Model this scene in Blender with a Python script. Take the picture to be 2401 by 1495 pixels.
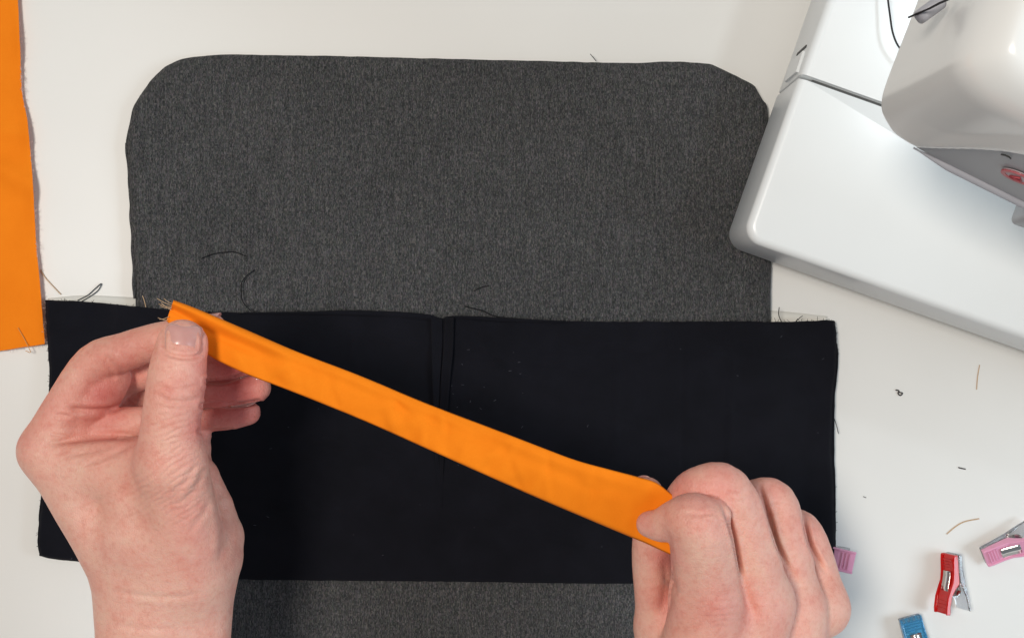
import bpy, bmesh, math, random
import numpy as np
from mathutils import Vector, Matrix
from mathutils.bvhtree import BVHTree

random.seed(7)
rng = np.random.default_rng(7)
scene = bpy.context.scene
for o in list(bpy.data.objects):
    bpy.data.objects.remove(o, do_unlink=True)

# ------------------------------------------------------------------ camera, world, lights, exposure
# everything is worked out in millimetres and written to the meshes in metres
MM = 0.001
CAM_H = 650.0                 # camera height over the table, mm
FPX = 3250.0                  # focal length in photograph pixels (2401 px wide)
PW, PH = 2401.0, 1495.0

cam_d = bpy.data.cameras.new("camera")
cam = bpy.data.objects.new("camera", cam_d)
scene.collection.objects.link(cam)
cam.location = (0, 0, CAM_H * MM)
cam.rotation_euler = (0, 0, 0)            # straight down, top of the picture = +Y
cam_d.sensor_fit = 'HORIZONTAL'
cam_d.sensor_width = 36.0
cam_d.lens = 36.0 * FPX / PW
cam_d.clip_start = 0.01
cam_d.clip_end = 20.0
scene.camera = cam

world = bpy.data.worlds.new("World")
scene.world = world
world.use_nodes = True
bg = world.node_tree.nodes["Background"]
bg.inputs[0].default_value = (0.84, 0.93, 1.0, 1)
bg.inputs[1].default_value = 0.22


def area(name, loc, target, size, size_y, power, color):
    ld = bpy.data.lights.new(name, 'AREA')
    ld.shape = 'RECTANGLE'
    ld.size = size
    ld.size_y = size_y
    ld.energy = power
    ld.color = color
    lo = bpy.data.objects.new(name, ld)
    scene.collection.objects.link(lo)
    lo.location = loc
    d = Vector(target) - Vector(loc)
    lo.rotation_euler = d.to_track_quat('-Z', 'Y').to_euler()
    return lo


area("warm_ceiling_lamp", (-0.48, 0.14, 1.80), (-0.05, 0.0, 0), 0.36, 0.36, 21.5, (1.0, 0.925, 0.83))
area("cool_window", (1.25, -0.10, 1.02), (0.0, 0.0, 0), 0.6, 0.6, 11.0, (0.70, 0.87, 1.0))

scene.view_settings.view_transform = 'Standard'
scene.view_settings.look = 'None'
scene.view_settings.exposure = 0.0
scene.view_settings.gamma = 1.0
scene.view_settings.use_curve_mapping = False
scene.cycles.max_bounces = 10
scene.cycles.transparent_max_bounces = 8
scene.cycles.use_denoising = True

# ------------------------------------------------------------------ small helpers


def W(px, py, z):
    """photograph pixel at height z (mm) -> world point in mm"""
    k = (CAM_H - z) / FPX
    return np.array([(px - PW / 2) * k, -(py - PH / 2) * k, z])


def proj(P):
    """world mm points (N,3) -> photograph pixels (N,2)"""
    k = FPX / (CAM_H - P[:, 2])
    return np.stack([P[:, 0] * k + PW / 2, -P[:, 1] * k + PH / 2], 1)


def catmull(pts, n):
    """smooth curve through pts (any dimension), n samples spread by arc length"""
    P = np.asarray(pts, float)
    if len(P) == 2:
        t = np.linspace(0, 1, n)[:, None]
        return P[0] * (1 - t) + P[1] * t
    ext = np.vstack([2 * P[0] - P[1], P, 2 * P[-1] - P[-2]])
    out = []
    for i in range(len(P) - 1):
        p0, p1, p2, p3 = ext[i:i + 4]
        t = np.linspace(0, 1, 24, endpoint=False)[:, None]
        out.append(0.5 * ((2 * p1) + (-p0 + p2) * t + (2 * p0 - 5 * p1 + 4 * p2 - p3) * t * t
                          + (-p0 + 3 * p1 - 3 * p2 + p3) * t ** 3))
    out.append(P[-1][None])
    Q = np.vstack(out)
    s = np.r_[0, np.cumsum(np.linalg.norm(np.diff(Q[:, :2], axis=0), axis=1))]
    tt = np.linspace(0, s[-1], n)
    return np.stack([np.interp(tt, s, Q[:, k]) for k in range(Q.shape[1])], 1)


def polyline(pts, n):
    P = np.asarray(pts, float)
    s = np.r_[0, np.cumsum(np.linalg.norm(np.diff(P[:, :2], axis=0), axis=1))]
    tt = np.linspace(0, s[-1], n)
    return np.stack([np.interp(tt, s, P[:, k]) for k in range(P.shape[1])], 1)


def fnoise(x, y, scale, seed=0, octaves=3):
    """smooth value noise on arrays, roughly -1..1"""
    r = np.random.default_rng(seed)
    tab = r.uniform(-1, 1, (64, 64))
    out = 0
    amp = 1.0
    tot = 0
    for _ in range(octaves):
        u = np.asarray(x) / scale + 17.3
        v = np.asarray(y) / scale + 5.1
        iu = np.floor(u).astype(int)
        iv = np.floor(v).astype(int)
        fu = u - iu
        fv = v - iv
        fu = fu * fu * (3 - 2 * fu)
        fv = fv * fv * (3 - 2 * fv)
        g = lambda a, b: tab[a % 64, b % 64]
        out = out + amp * ((g(iu, iv) * (1 - fu) + g(iu + 1, iv) * fu) * (1 - fv)
                           + (g(iu, iv + 1) * (1 - fu) + g(iu + 1, iv + 1) * fu) * fv)
        tot += amp
        amp *= 0.5
        scale = scale * 0.5
    return out / tot


def sstep(a, b, x):
    t = np.clip((np.asarray(x, float) - a) / (b - a), 0, 1)
    return t * t * (3 - 2 * t)


def mesh_obj(name, V, F, mat, parent=None, smooth=True, kind=None):
    """V in mm (world, or local to the parent empty's frame when a parent is given with a location)"""
    me = bpy.data.meshes.new(name)
    V = np.asarray(V, float) * MM
    q = parent
    while q is not None:
        V = V - np.array(q.location)
        q = q.parent
    me.from_pydata(V.tolist(), [], [list(map(int, f)) for f in F])
    if smooth:
        me.polygons.foreach_set("use_smooth", [True] * len(me.polygons))
    me.update()
    o = bpy.data.objects.new(name, me)
    scene.collection.objects.link(o)
    if mat is not None:
        me.materials.append(mat)
    if parent is not None:
        o.parent = parent
    if kind:
        o["kind"] = kind
    return o


def thing(name, label, category, loc_mm, group=None):
    o = bpy.data.objects.new(name, None)
    scene.collection.objects.link(o)
    o.empty_display_size = 0.01
    o.location = tuple(float(c) * MM for c in loc_mm)
    o["label"] = label
    o["category"] = category
    if group:
        o["group"] = group
    return o


def tag(o, label, category, group=None):
    o["label"] = label
    o["category"] = category
    if group:
        o["group"] = group
    return o


def grid_faces(n, m, off=0, wrap_u=False, wrap_v=False, flip=False):
    F = []
    for i in range(n if wrap_u else n - 1):
        for j in range(m if wrap_v else m - 1):
            a = i * m + j
            b = ((i + 1) % n) * m + j
            c = ((i + 1) % n) * m + (j + 1) % m
            d = i * m + (j + 1) % m
            f = [a + off, b + off, c + off, d + off]
            F.append(f[::-1] if flip else f)
    return F


def tube(pts, r, sides=6, caps=True):
    """V, F of a tube along pts (mm); r a number or one per point"""
    P = np.asarray(pts, float)
    n = len(P)
    R = np.full(n, r) if np.isscalar(r) else np.asarray(r, float)
    T = np.gradient(P, axis=0)
    T /= np.linalg.norm(T, axis=1, keepdims=True) + 1e-9
    up = np.array([0.03, 0.02, 1.0])
    V = []
    for i in range(n):
        a = np.cross(T[i], up)
        if np.linalg.norm(a) < 1e-3:
            a = np.cross(T[i], [1.0, 0, 0])
        a /= np.linalg.norm(a)
        b = np.cross(T[i], a)
        for k in range(sides):
            w = 2 * math.pi * k / sides
            V.append(P[i] + R[i] * (math.cos(w) * a + math.sin(w) * b))
    F = grid_faces(n, sides, wrap_v=True)
    if caps:
        F.append(list(range(sides)))
        F.append([(n - 1) * sides + k for k in range(sides)][::-1])
    return np.array(V), F


# ------------------------------------------------------------------ materials
def new_mat(name):
    m = bpy.data.materials.new(name)
    m.use_nodes = True
    nt = m.node_tree
    b = nt.nodes["Principled BSDF"]
    return m, nt, b


def nd(nt, typ, **kw):
    n = nt.nodes.new(typ)
    for k, v in kw.items():
        if k.startswith("i_"):
            n.inputs[k[2:].replace("_", " ")].default_value = v
        else:
            setattr(n, k, v)
    return n


def coords(nt, scale=(1000, 1000, 1000)):
    """object coordinates of the surface in millimetres times scale"""
    g = nd(nt, "ShaderNodeNewGeometry")
    mp = nd(nt, "ShaderNodeMapping")
    mp.inputs["Scale"].default_value = scale
    nt.links.new(g.outputs["Position"], mp.inputs["Vector"])
    return mp.outputs["Vector"]


def ramp(nt, fac, stops):
    r = nd(nt, "ShaderNodeValToRGB")
    cr = r.color_ramp
    while len(cr.elements) < len(stops):
        cr.elements.new(0.5)
    for e, (p, c) in zip(cr.elements, stops):
        e.position = p
        e.color = (*c, 1) if len(c) == 3 else c
    nt.links.new(fac, r.inputs["Fac"])
    return r.outputs["Color"]


def noise(nt, vec, scale=1.0, detail=2.0, rough=0.5):
    n = nd(nt, "ShaderNodeTexNoise")
    n.inputs["Scale"].default_value = scale
    n.inputs["Detail"].default_value = detail
    n.inputs["Roughness"].default_value = rough
    nt.links.new(vec, n.inputs["Vector"])
    return n.outputs["Fac"]


def math_n(nt, op, a, b=None):
    n = nd(nt, "ShaderNodeMath", operation=op)
    for i, v in enumerate((a, b)):
        if v is None:
            continue
        if isinstance(v, (int, float)):
            n.inputs[i].default_value = v
        else:
            nt.links.new(v, n.inputs[i])
    return n.outputs[0]


def bump(nt, b, height, strength, dist):
    n = nd(nt, "ShaderNodeBump")
    n.inputs["Strength"].default_value = strength
    n.inputs["Distance"].default_value = dist
    nt.links.new(height, n.inputs["Height"])
    nt.links.new(n.outputs["Normal"], b.inputs["Normal"])


def mat_table():
    m, nt, b = new_mat("white_laminate")
    v = coords(nt)
    c = ramp(nt, noise(nt, v, 0.012, 3), [(0.3, (0.765, 0.755, 0.73)), (0.7, (0.79, 0.78, 0.755))])
    nt.links.new(c, b.inputs["Base Color"])
    b.inputs["Roughness"].default_value = 0.38
    b.inputs["Specular IOR Level"].default_value = 0.35
    bump(nt, b, noise(nt, v, 0.5, 2), 0.04, 0.0004)
    return m


def mat_heather():
    """dark grey heathered weave, warp running up the picture"""
    m, nt, b = new_mat("grey_heather_weave")

    def cells(sx, sy):
        """one random value per thread float of sx by sy mm, neighbouring columns offset"""
        g = nd(nt, "ShaderNodeNewGeometry")
        mp = nd(nt, "ShaderNodeMapping")
        mp.inputs["Scale"].default_value = (1000 / sx, 1000 / sy, 0)
        mp.inputs["Rotation"].default_value = (0, 0, math.radians(0.6))
        nt.links.new(g.outputs["Position"], mp.inputs["Vector"])
        fl = nd(nt, "ShaderNodeVectorMath", operation='FLOOR')
        nt.links.new(mp.outputs["Vector"], fl.inputs[0])
        wn = nd(nt, "ShaderNodeTexWhiteNoise", noise_dimensions='3D')
        nt.links.new(fl.outputs["Vector"], wn.inputs["Vector"])
        return wn.outputs["Value"], wn.outputs["Color"]

    w1, _ = cells(0.36, 0.62)
    w2, wc = cells(0.42, 1.2)
    slub = noise(nt, coords(nt, (1000 / 0.34, 1000 / 2.8, 0)), 1.0, 2, 0.6)
    streak = noise(nt, coords(nt, (1000 / 0.8, 1000 / 22.0, 0)), 1.0, 2, 0.6)
    blot = noise(nt, coords(nt, (1000 / 2.0, 1000 / 2.5, 0)), 1.0, 3, 0.6)
    big = noise(nt, coords(nt), 0.02, 2)
    terms = [(w1, 0.26), (w2, 0.20), (slub, 0.30), (streak, 0.34), (blot, 0.08), (big, 0.10)]
    s = None
    for v, k in terms:
        t = math_n(nt, 'MULTIPLY', v, k)
        s = t if s is None else math_n(nt, 'ADD', s, t)
    c = ramp(nt, s, [(0.40, (0.022, 0.0225, 0.0235)), (0.63, (0.058, 0.0585, 0.060)), (0.77, (0.092, 0.092, 0.094)), (0.94, (0.15, 0.15, 0.152))])
    # the yarns themselves are not all one grey: some warm, some cool
    mix = nd(nt, "ShaderNodeMix", data_type='RGBA', blend_type='MIX')
    mix.inputs["Factor"].default_value = 0.12
    hs = nd(nt, "ShaderNodeMix", data_type='RGBA', blend_type='MULTIPLY')
    hs.inputs["Factor"].default_value = 1.0
    nt.links.new(c, hs.inputs["A"])
    nt.links.new(wc, hs.inputs["B"])
    nt.links.new(c, mix.inputs["A"])
    nt.links.new(hs.outputs["Result"], mix.inputs["B"])
    nt.links.new(mix.outputs["Result"], b.inputs["Base Color"])
    b.inputs["Roughness"].default_value = 0.95
    b.inputs["Specular IOR Level"].default_value = 0.12
    b.inputs["Sheen Weight"].default_value = 0.06
    b.inputs["Sheen Roughness"].default_value = 0.6
    bump(nt, b, s, 0.6, 0.0005)
    return m


def mat_cloth(name, col_a, col_b, sheen=0.1, weave=0.35, rough=0.9, spec=0.15, bstr=0.25):
    m, nt, b = new_mat(name)
    v = coords(nt)
    big = noise(nt, v, 0.05, 3, 0.6)
    fine = noise(nt, v, 1.6, 2, 0.6)
    f = math_n(nt, 'ADD', math_n(nt, 'MULTIPLY', big, 0.7), math_n(nt, 'MULTIPLY', fine, 0.3))
    nt.links.new(ramp(nt, f, [(0.3, col_a), (0.7, col_b)]), b.inputs["Base Color"])
    vx = nd(nt, "ShaderNodeTexWave", wave_type='BANDS', bands_direction='X')
    vy = nd(nt, "ShaderNodeTexWave", wave_type='BANDS', bands_direction='Y')
    for n in (vx, vy):
        n.inputs["Scale"].default_value = 1.0 / weave / 6.283 * 3.14
        n.inputs["Distortion"].default_value = 0.6
        nt.links.new(v, n.inputs["Vector"])
    h = math_n(nt, 'ADD', math_n(nt, 'MULTIPLY', vx.outputs["Fac"], vy.outputs["Fac"]), math_n(nt, 'MULTIPLY', fine, 0.8))
    b.inputs["Roughness"].default_value = rough
    b.inputs["Specular IOR Level"].default_value = spec
    b.inputs["Sheen Weight"].default_value = sheen
    bump(nt, b, h, bstr, 0.0002)
    return m


def mat_plastic(name, col, rough=0.22, spec=0.5, coat=0.0):
    m, nt, b = new_mat(name)
    v = coords(nt)
    c = ramp(nt, noise(nt, v, 0.02, 2), [(0.3, tuple(x * 0.975 for x in col)), (0.7, col)])
    nt.links.new(c, b.inputs["Base Color"])
    b.inputs["Roughness"].default_value = rough
    b.inputs["Specular IOR Level"].default_value = spec
    b.inputs["Coat Weight"].default_value = coat
    bump(nt, b, noise(nt, v, 3.0, 2), 0.03, 0.0001)
    return m


def mat_clear(name, col, trans=0.85, rough=0.06, ior=1.46):
    m, nt, b = new_mat(name)
    v = coords(nt)
    c = ramp(nt, noise(nt, v, 0.3, 2), [(0.3, tuple(x * 0.96 for x in col)), (0.7, col)])
    nt.links.new(c, b.inputs["Base Color"])
    b.inputs["Roughness"].default_value = rough
    b.inputs["IOR"].default_value = ior
    b.inputs["Transmission Weight"].default_value = trans
    return m


def mat_metal(name, col, rough=0.18):
    m, nt, b = new_mat(name)
    b.inputs["Base Color"].default_value = (*col, 1)
    b.inputs["Metallic"].default_value = 1.0
    v = coords(nt, (1000, 8000, 1000))
    nt.links.new(ramp(nt, noise(nt, v, 0.5, 2), [(0.3, (rough * 0.8,) * 3), (0.7, (rough * 1.3,) * 3)]), b.inputs["Roughness"])
    return m


def mat_thread(name, col):
    m, nt, b = new_mat(name)
    v = coords(nt)
    nt.links.new(ramp(nt, noise(nt, v, 1.5, 2), [(0.3, tuple(c * 0.75 for c in col)), (0.7, col)]), b.inputs["Base Color"])
    b.inputs["Roughness"].default_value = 0.85
    b.inputs["Specular IOR Level"].default_value = 0.2
    return m


def mat_skin():
    m, nt, b = new_mat("skin")
    at = nd(nt, "ShaderNodeAttribute", attribute_name="skin_tone")
    v = coords(nt)

    def mul(a_, b_, f=1.0):
        mix = nd(nt, "ShaderNodeMix", data_type='RGBA', blend_type='MULTIPLY')
        mix.inputs["Factor"].default_value = f
        nt.links.new(a_, mix.inputs["A"])
        nt.links.new(b_, mix.inputs["B"])
        return mix.outputs["Result"]

    c = at.outputs["Color"]
    # blotchy blood colour, large and small
    c = mul(c, ramp(nt, noise(nt, v, 0.10, 4, 0.65), [(0.32, (0.96, 0.80, 0.78)), (0.5, (1.0, 0.96, 0.95)), (0.68, (1.0, 1.05, 1.02))]))
    c = mul(c, ramp(nt, noise(nt, v, 0.42, 4, 0.7), [(0.30, (0.92, 0.80, 0.78)), (0.52, (1.0, 0.99, 0.98)), (0.75, (1.0, 1.02, 1.02))]))
    nt.links.new(c, b.inputs["Base Color"])
    b.inputs["Subsurface Weight"].default_value = 0.16
    b.inputs["Subsurface Radius"].default_value = (1.0, 0.32, 0.16)
    b.inputs["Subsurface Scale"].default_value = 0.0025
    b.inputs["Specular IOR Level"].default_value = 0.5
    nt.links.new(ramp(nt, noise(nt, v, 0.3, 3), [(0.3, (0.36,) * 3), (0.7, (0.52,) * 3)]), b.inputs["Roughness"])
    # fine skin lines: two stretched cell patterns crossing, plus pores
    hs = None
    for rot, sx, sy in ((0.45, 1.5, 0.55), (-0.5, 1.6, 0.6)):
        mp = nd(nt, "ShaderNodeMapping")
        mp.inputs["Rotation"].default_value = (0.3, 0.2, rot)
        mp.inputs["Scale"].default_value = (sx, sy, 0.9)
        nt.links.new(v, mp.inputs["Vector"])
        vor = nd(nt, "ShaderNodeTexVoronoi", feature='DISTANCE_TO_EDGE')
        vor.inputs["Scale"].default_value = 0.85
        nt.links.new(mp.outputs["Vector"], vor.inputs["Vector"])
        ve = math_n(nt, 'MINIMUM', vor.outputs["Distance"], 0.16)
        hs = ve if hs is None else math_n(nt, 'ADD', hs, ve)
    h = math_n(nt, 'ADD', math_n(nt, 'MULTIPLY', hs, 1.5), math_n(nt, 'MULTIPLY', noise(nt, v, 1.3, 4, 0.7), 0.8))
    bump(nt, b, h, 0.5, 0.00045)
    return m


def mat_nail():
    m, nt, b = new_mat("fingernail")
    v = coords(nt)
    nt.links.new(ramp(nt, noise(nt, v, 0.15, 2), [(0.3, (0.60, 0.28, 0.245)), (0.7, (0.66, 0.34, 0.30))]), b.inputs["Base Color"])
    b.inputs["Roughness"].default_value = 0.22
    b.inputs["Subsurface Weight"].default_value = 0.15
    b.inputs["Subsurface Radius"].default_value = (1.0, 0.4, 0.3)
    b.inputs["Subsurface Scale"].default_value = 0.002
    b.inputs["Coat Weight"].default_value = 0.6
    b.inputs["Coat Roughness"].default_value = 0.22
    return m


M = {
    "table": mat_table(),
    "heather": mat_heather(),
    "black": mat_cloth("black_cotton", (0.0022, 0.0024, 0.0056), (0.0066, 0.0068, 0.0128), sheen=0.02, spec=0.17, rough=0.68, bstr=0.8),
    "orange": mat_cloth("orange_cotton", (0.90, 0.220, 0.007), (0.97, 0.255, 0.010), sheen=0.0, spec=0.12, rough=0.8),
    "cream": mat_cloth("cream_strip_cloth", (0.745, 0.73, 0.68), (0.765, 0.75, 0.705)),
    "machine": mat_plastic("white_machine_plastic", (0.86, 0.855, 0.835), 0.24, 0.5),
    "bed": mat_plastic("white_bed_plastic", (0.81, 0.83, 0.835), 0.30, 0.5),
    "panel": mat_plastic("grey_panel_plastic", (0.42, 0.43, 0.45), 0.45, 0.4),
    "guide": mat_plastic("pale_grey_plastic", (0.42, 0.42, 0.46), 0.4, 0.4),
    "dark": mat_plastic("dark_gap", (0.06, 0.06, 0.06), 0.6, 0.3),
    "button_red": mat_plastic("button_red", (0.52, 0.09, 0.11), 0.4, 0.4),
    "button_pale": mat_plastic("button_pale", (0.50, 0.40, 0.42), 0.4, 0.4),
    "pink": mat_clear("pink_clear_plastic", (1.0, 0.47, 0.68), 0.2),
    "red": mat_clear("red_clear_plastic", (0.78, 0.012, 0.010), 0.3),
    "blue": mat_clear("blue_clear_plastic", (0.15, 0.58, 0.92), 0.7),
    "clear": mat_clear("clear_plastic", (0.97, 0.97, 0.98), 0.95),
    "spring": mat_metal("spring_steel", (0.72, 0.70, 0.68)),
    "skin": mat_skin(),
    "nail": mat_nail(),
    "thread_dark": mat_thread("dark_thread", (0.035, 0.034, 0.038)),
    "thread_black": mat_thread("black_thread", (0.010, 0.010, 0.012)),
    "thread_beige": mat_thread("beige_thread", (0.62, 0.42, 0.26)),
    "thread_orange": mat_thread("orange_thread", (0.78, 0.40, 0.14)),
    "lint": mat_thread("pale_lint", (0.14, 0.14, 0.17)),
}

# ------------------------------------------------------------------ the table
tb_v = [(-1500, -1500, 0), (1500, -1500, 0), (1500, 1500, 0), (-1500, 1500, 0),
        (-1500, -1500, -30), (1500, -1500, -30), (1500, 1500, -30), (-1500, 1500, -30)]
tb = mesh_obj("table", tb_v, [(0, 1, 2, 3), (7, 6, 5, 4), (0, 4, 5, 1), (1, 5, 6, 2), (2, 6, 7, 3), (3, 7, 4, 0)], M["table"], smooth=False)
tb["kind"] = "structure"

# ------------------------------------------------------------------ cloth sheets


def coons(top, right, bottom, left, n, m):
    """(n,m,2) pixel grid; rows run from top to bottom, columns from left to right"""
    T, B = top[None], bottom[None]
    L, R = left[:, None], right[:, None]
    u = np.linspace(0, 1, m)[None, :, None]
    v = np.linspace(0, 1, n)[:, None, None]
    return ((1 - v) * T + v * B + (1 - u) * L + u * R
            - ((1 - u) * (1 - v) * top[0] + u * (1 - v) * top[-1] + (1 - u) * v * bottom[0] + u * v * bottom[-1]))


def sheet(name, top, right, bottom, left, n, m, ztop, thick, mat, parent=None, round_r=None, curve=catmull, jag=0.0, kind=None):
    """closed cloth slab: ztop(x, y) gives the upper surface (mm) from world x, y; rounded edge of radius round_r"""
    if jag:
        def roughen(c, s):
            d = np.gradient(c, axis=0)
            nrm = np.stack([d[:, 1], -d[:, 0]], 1) / (np.linalg.norm(d, axis=1, keepdims=True) + 1e-9)
            k = fnoise(np.arange(len(c)) * 1.0, 0 * np.arange(len(c)), 3.0, s, 2) * jag
            k[0] = k[-1] = 0
            return c + nrm * k[:, None]
    else:
        def roughen(c, s):
            return c
    T = roughen(curve(top, m), 1)
    B = roughen(curve(bottom, m), 2)
    L = roughen(curve(left, n), 3)
    R = roughen(curve(right, n), 4)
    T[0] = L[0]; T[-1] = R[0]; B[0] = L[-1]; B[-1] = R[-1]
    G = coons(T, R, B, L, n, m)
    # world xy at a nominal height
    k0 = (CAM_H - 6.0) / FPX
    X = (G[..., 0] - PW / 2) * k0
    Y = -(G[..., 1] - PH / 2) * k0
    # distance to the border
    bd = np.vstack([np.stack([X[0], Y[0]], 1), np.stack([X[-1], Y[-1]], 1), np.stack([X[:, 0], Y[:, 0]], 1), np.stack([X[:, -1], Y[:, -1]], 1)])
    Z = ztop(X, Y)
    rr = round_r or thick * 0.5
    D = np.full(X.shape, 1e9)
    for i in range(0, len(bd), 1):
        np.minimum(D, (X - bd[i, 0]) ** 2 + (Y - bd[i, 1]) ** 2, out=D)
    D = np.sqrt(D)
    e = np.clip(D / rr, 0, 1)
    drop = (1 - np.sqrt(np.clip(1 - (1 - e) ** 2, 0, 1)))
    Zt = Z - drop * thick * 0.5
    Zb = Z - thick + drop * thick * 0.5
    kz = (CAM_H - Zt) / (CAM_H - 6.0)      # keep the outline where the photograph shows it
    Vt = np.stack([X * kz, Y * kz, Zt], -1).reshape(-1, 3)
    Vb = np.stack([X * kz, Y * kz, np.minimum(Zb, Zt)], -1).reshape(-1, 3)
    F = grid_faces(n, m, flip=False)
    N = n * m
    Fb = grid_faces(n, m, off=N, flip=True)
    ring = [(0, j) for j in range(m - 1)] + [(i, m - 1) for i in range(n - 1)] + [(n - 1, j) for j in range(m - 1, 0, -1)] + [(i, 0) for i in range(n - 1, 0, -1)]
    ids = [i * m + j for i, j in ring]
    Fs = [(ids[a], ids[(a + 1) % len(ids)], ids[(a + 1) % len(ids)] + N, ids[a] + N) for a in range(len(ids))]
    return mesh_obj(name, np.vstack([Vt, Vb]), F + Fb + Fs, mat, parent, kind=kind)


def pxy(X, Y):
    k = FPX / (CAM_H - 6.0)
    return X * k + PW / 2, -Y * k + PH / 2


# ---- grey padded panel
GREY_T = 9.0


def grey_z(X, Y):
    return GREY_T + 0.5 * fnoise(X, Y, 60, 3, 2) + 0.12 * fnoise(X, Y, 9, 4, 2)


gt = [(350, 193), (375, 167), (393, 153), (427, 139), (471, 132), (540, 128), (605, 129), (800, 132), (1000, 137), (1250, 143), (1420, 147),
      (1508, 148), (1550, 145), (1612, 146), (1662, 150), (1687, 160), (1730, 180)]
gr = [(1730, 180), (1766, 199), (1776, 214), (1792, 240), (1800, 262), (1805, 420), (1808, 600), (1806, 752), (1808, 1100), (1808, 1750)]
gb = [(320, 1750), (700, 1750), (1300, 1750), (1808, 1750)]
gl = [(350, 193), (330, 221), (312, 254), (299, 312), (295, 345), (300, 420), (308, 560), (315, 640), (318, 715), (321, 1000), (320, 1750)]
grey = thing("grey_fabric_panel", "large charcoal heathered fabric panel with rounded top corners lying under the black cloth", "fabric panel", (0, 0, 0))
sheet("panel_face", gt, gr, gb, gl, 170, 170, grey_z, GREY_T - 0.3, M["heather"], grey, round_r=4.5, jag=0.8)
# the folded seam allowance that shows along the left edge
sl = catmull([(301, 335), (304, 380), (309, 440), (312, 520), (316, 600), (319, 700)], 60)
SV, SF = tube(np.array([W(x - 2.5, y, 5.5) for x, y in sl]), 1.0 + 0.25 * np.sin(np.arange(60) * 0.5), 6)
mesh_obj("edge_fold", SV, SF, M["heather"], grey)

# ---- black cloth across the middle
BL_TOP = 12.6


cr_ = np.random.default_rng(19)
CREASES = [(1070, 770, 1260, 900, 0.7, 9), (1080, 830, 1400, 860, 0.5, 8), (640, 760, 980, 800, 0.5, 9), (1300, 780, 1560, 830, 0.6, 10), (1640, 770, 1900, 870, 0.7, 12),
           (1650, 980, 1930, 930, 0.6, 11), (700, 1010, 990, 1090, 0.6, 10), (600, 1200, 980, 1180, 0.5, 11), (1100, 1210, 1450, 1290, 0.6, 10), (160, 760, 210, 1180, 0.5, 9),
           (1720, 760, 1700, 1330, 0.5, 7), (820, 770, 835, 900, 0.5, 7), (1450, 760, 1440, 1080, 0.45, 7), (1230, 900, 1560, 1010, 0.5, 12)]


def black_z(X, Y):
    px, py = pxy(X, Y)
    over = sstep(215, 330, px) * (1 - sstep(1800, 1900, px))
    z = 7.2 + (BL_TOP - 7.2) * over
    z = z + 1.3 * fnoise(X, Y, 48, 11, 3) + 0.3 * fnoise(X, Y, 9, 12, 2)
    # pressed fold lines
    z = z - 0.55 * np.exp(-((px - 1602 - 3 * np.sin(py / 90)) / 7) ** 2) * sstep(740, 800, py)
    z = z - 0.35 * np.exp(-((py - 826 - 0.012 * (px - 1000)) / 6) ** 2) * sstep(1150, 1250, px)
    z = z - 0.35 * np.exp(-((py - 776) / 5) ** 2) * (1 - sstep(250, 420, px))
    z = z + 0.5 * np.exp(-((px - 277) / 10) ** 2) * sstep(1000, 700, py)
    for (x0, y0, x1, y1, h_, w_) in CREASES:
        ux, uy = x1 - x0, y1 - y0
        L2 = ux * ux + uy * uy
        t = ((px - x0) * ux + (py - y0) * uy) / L2
        d = ((px - x0) * uy - (py - y0) * ux) / math.sqrt(L2)
        z = z + h_ * np.exp(-(d / w_) ** 2) * sstep(-0.1, 0.25, t) * (1 - sstep(0.7, 1.1, t))
    # soft drape waves between the seam and the right end
    z = z + 0.5 * np.sin((px + 0.5 * py) / 75.0) * sstep(1080, 1250, px) * 0.6
    z = z + 4.5 * np.exp(-((px - 1940) / 45) ** 2 - ((py - 1292) / 55) ** 2)      # lifted by the clip beneath
    # valley at the seam
    z = z - 0.9 * np.exp(-((px - 1034) / 12) ** 2) * (0.25 + 0.75 * sstep(1120, 960, py))
    return z


bt = [(105, 703), (190, 706), (330, 719), (420, 728), (560, 732), (700, 731), (820, 727), (940, 731), (1008, 738), (1038, 746), (1062, 741),
      (1200, 747), (1300, 752), (1500, 754), (1700, 753), (1850, 754), (1945, 750), (1958, 753)]
br = [(1958, 753), (1962, 800), (1960, 870), (1953, 930), (1951, 1000), (1950, 1060), (1955, 1130), (1957, 1200), (1961, 1310), (1957, 1358)]
bb = [(92, 1302), (120, 1309), (200, 1318), (400, 1340), (560, 1357), (1000, 1362), (1300, 1366), (1490, 1367), (1800, 1364), (1957, 1358)]
bl = [(105, 703), (113, 830), (116, 900), (112, 1000), (105, 1100), (97, 1160), (92, 1215), (88, 1270), (92, 1302)]
blk = thing("black_cloth", "wide black cotton cloth with centre seam laid across the grey panel", "cloth", (0, 0, 0))
sheet("cloth_face", bt, br, bb, bl, 130, 320, black_z, 2.2, M["black"], blk, round_r=1.1, jag=1.0)
# lower layer of the folded cloth, peeping out at left, right and bottom
bt2 = [(112, 712), (560, 742), (1000, 750), (1500, 764), (1948, 762)]
br2 = [(1948, 762), (1966, 830), (1958, 930), (1956, 1040), (1960, 1180), (1958, 1352)]
bb2 = [(96, 1298), (400, 1338), (1000, 1360), (1490, 1366), (1958, 1352)]
bl2 = [(112, 712), (117, 850), (108, 1000), (98, 1140), (91, 1220), (96, 1298)]
sheet("lower_layer", bt2, br2, bb2, bl2, 60, 120, lambda X, Y: black_z(X, Y) - 2.9, 1.0, M["black"], blk, round_r=0.6, jag=1.2)


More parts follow.
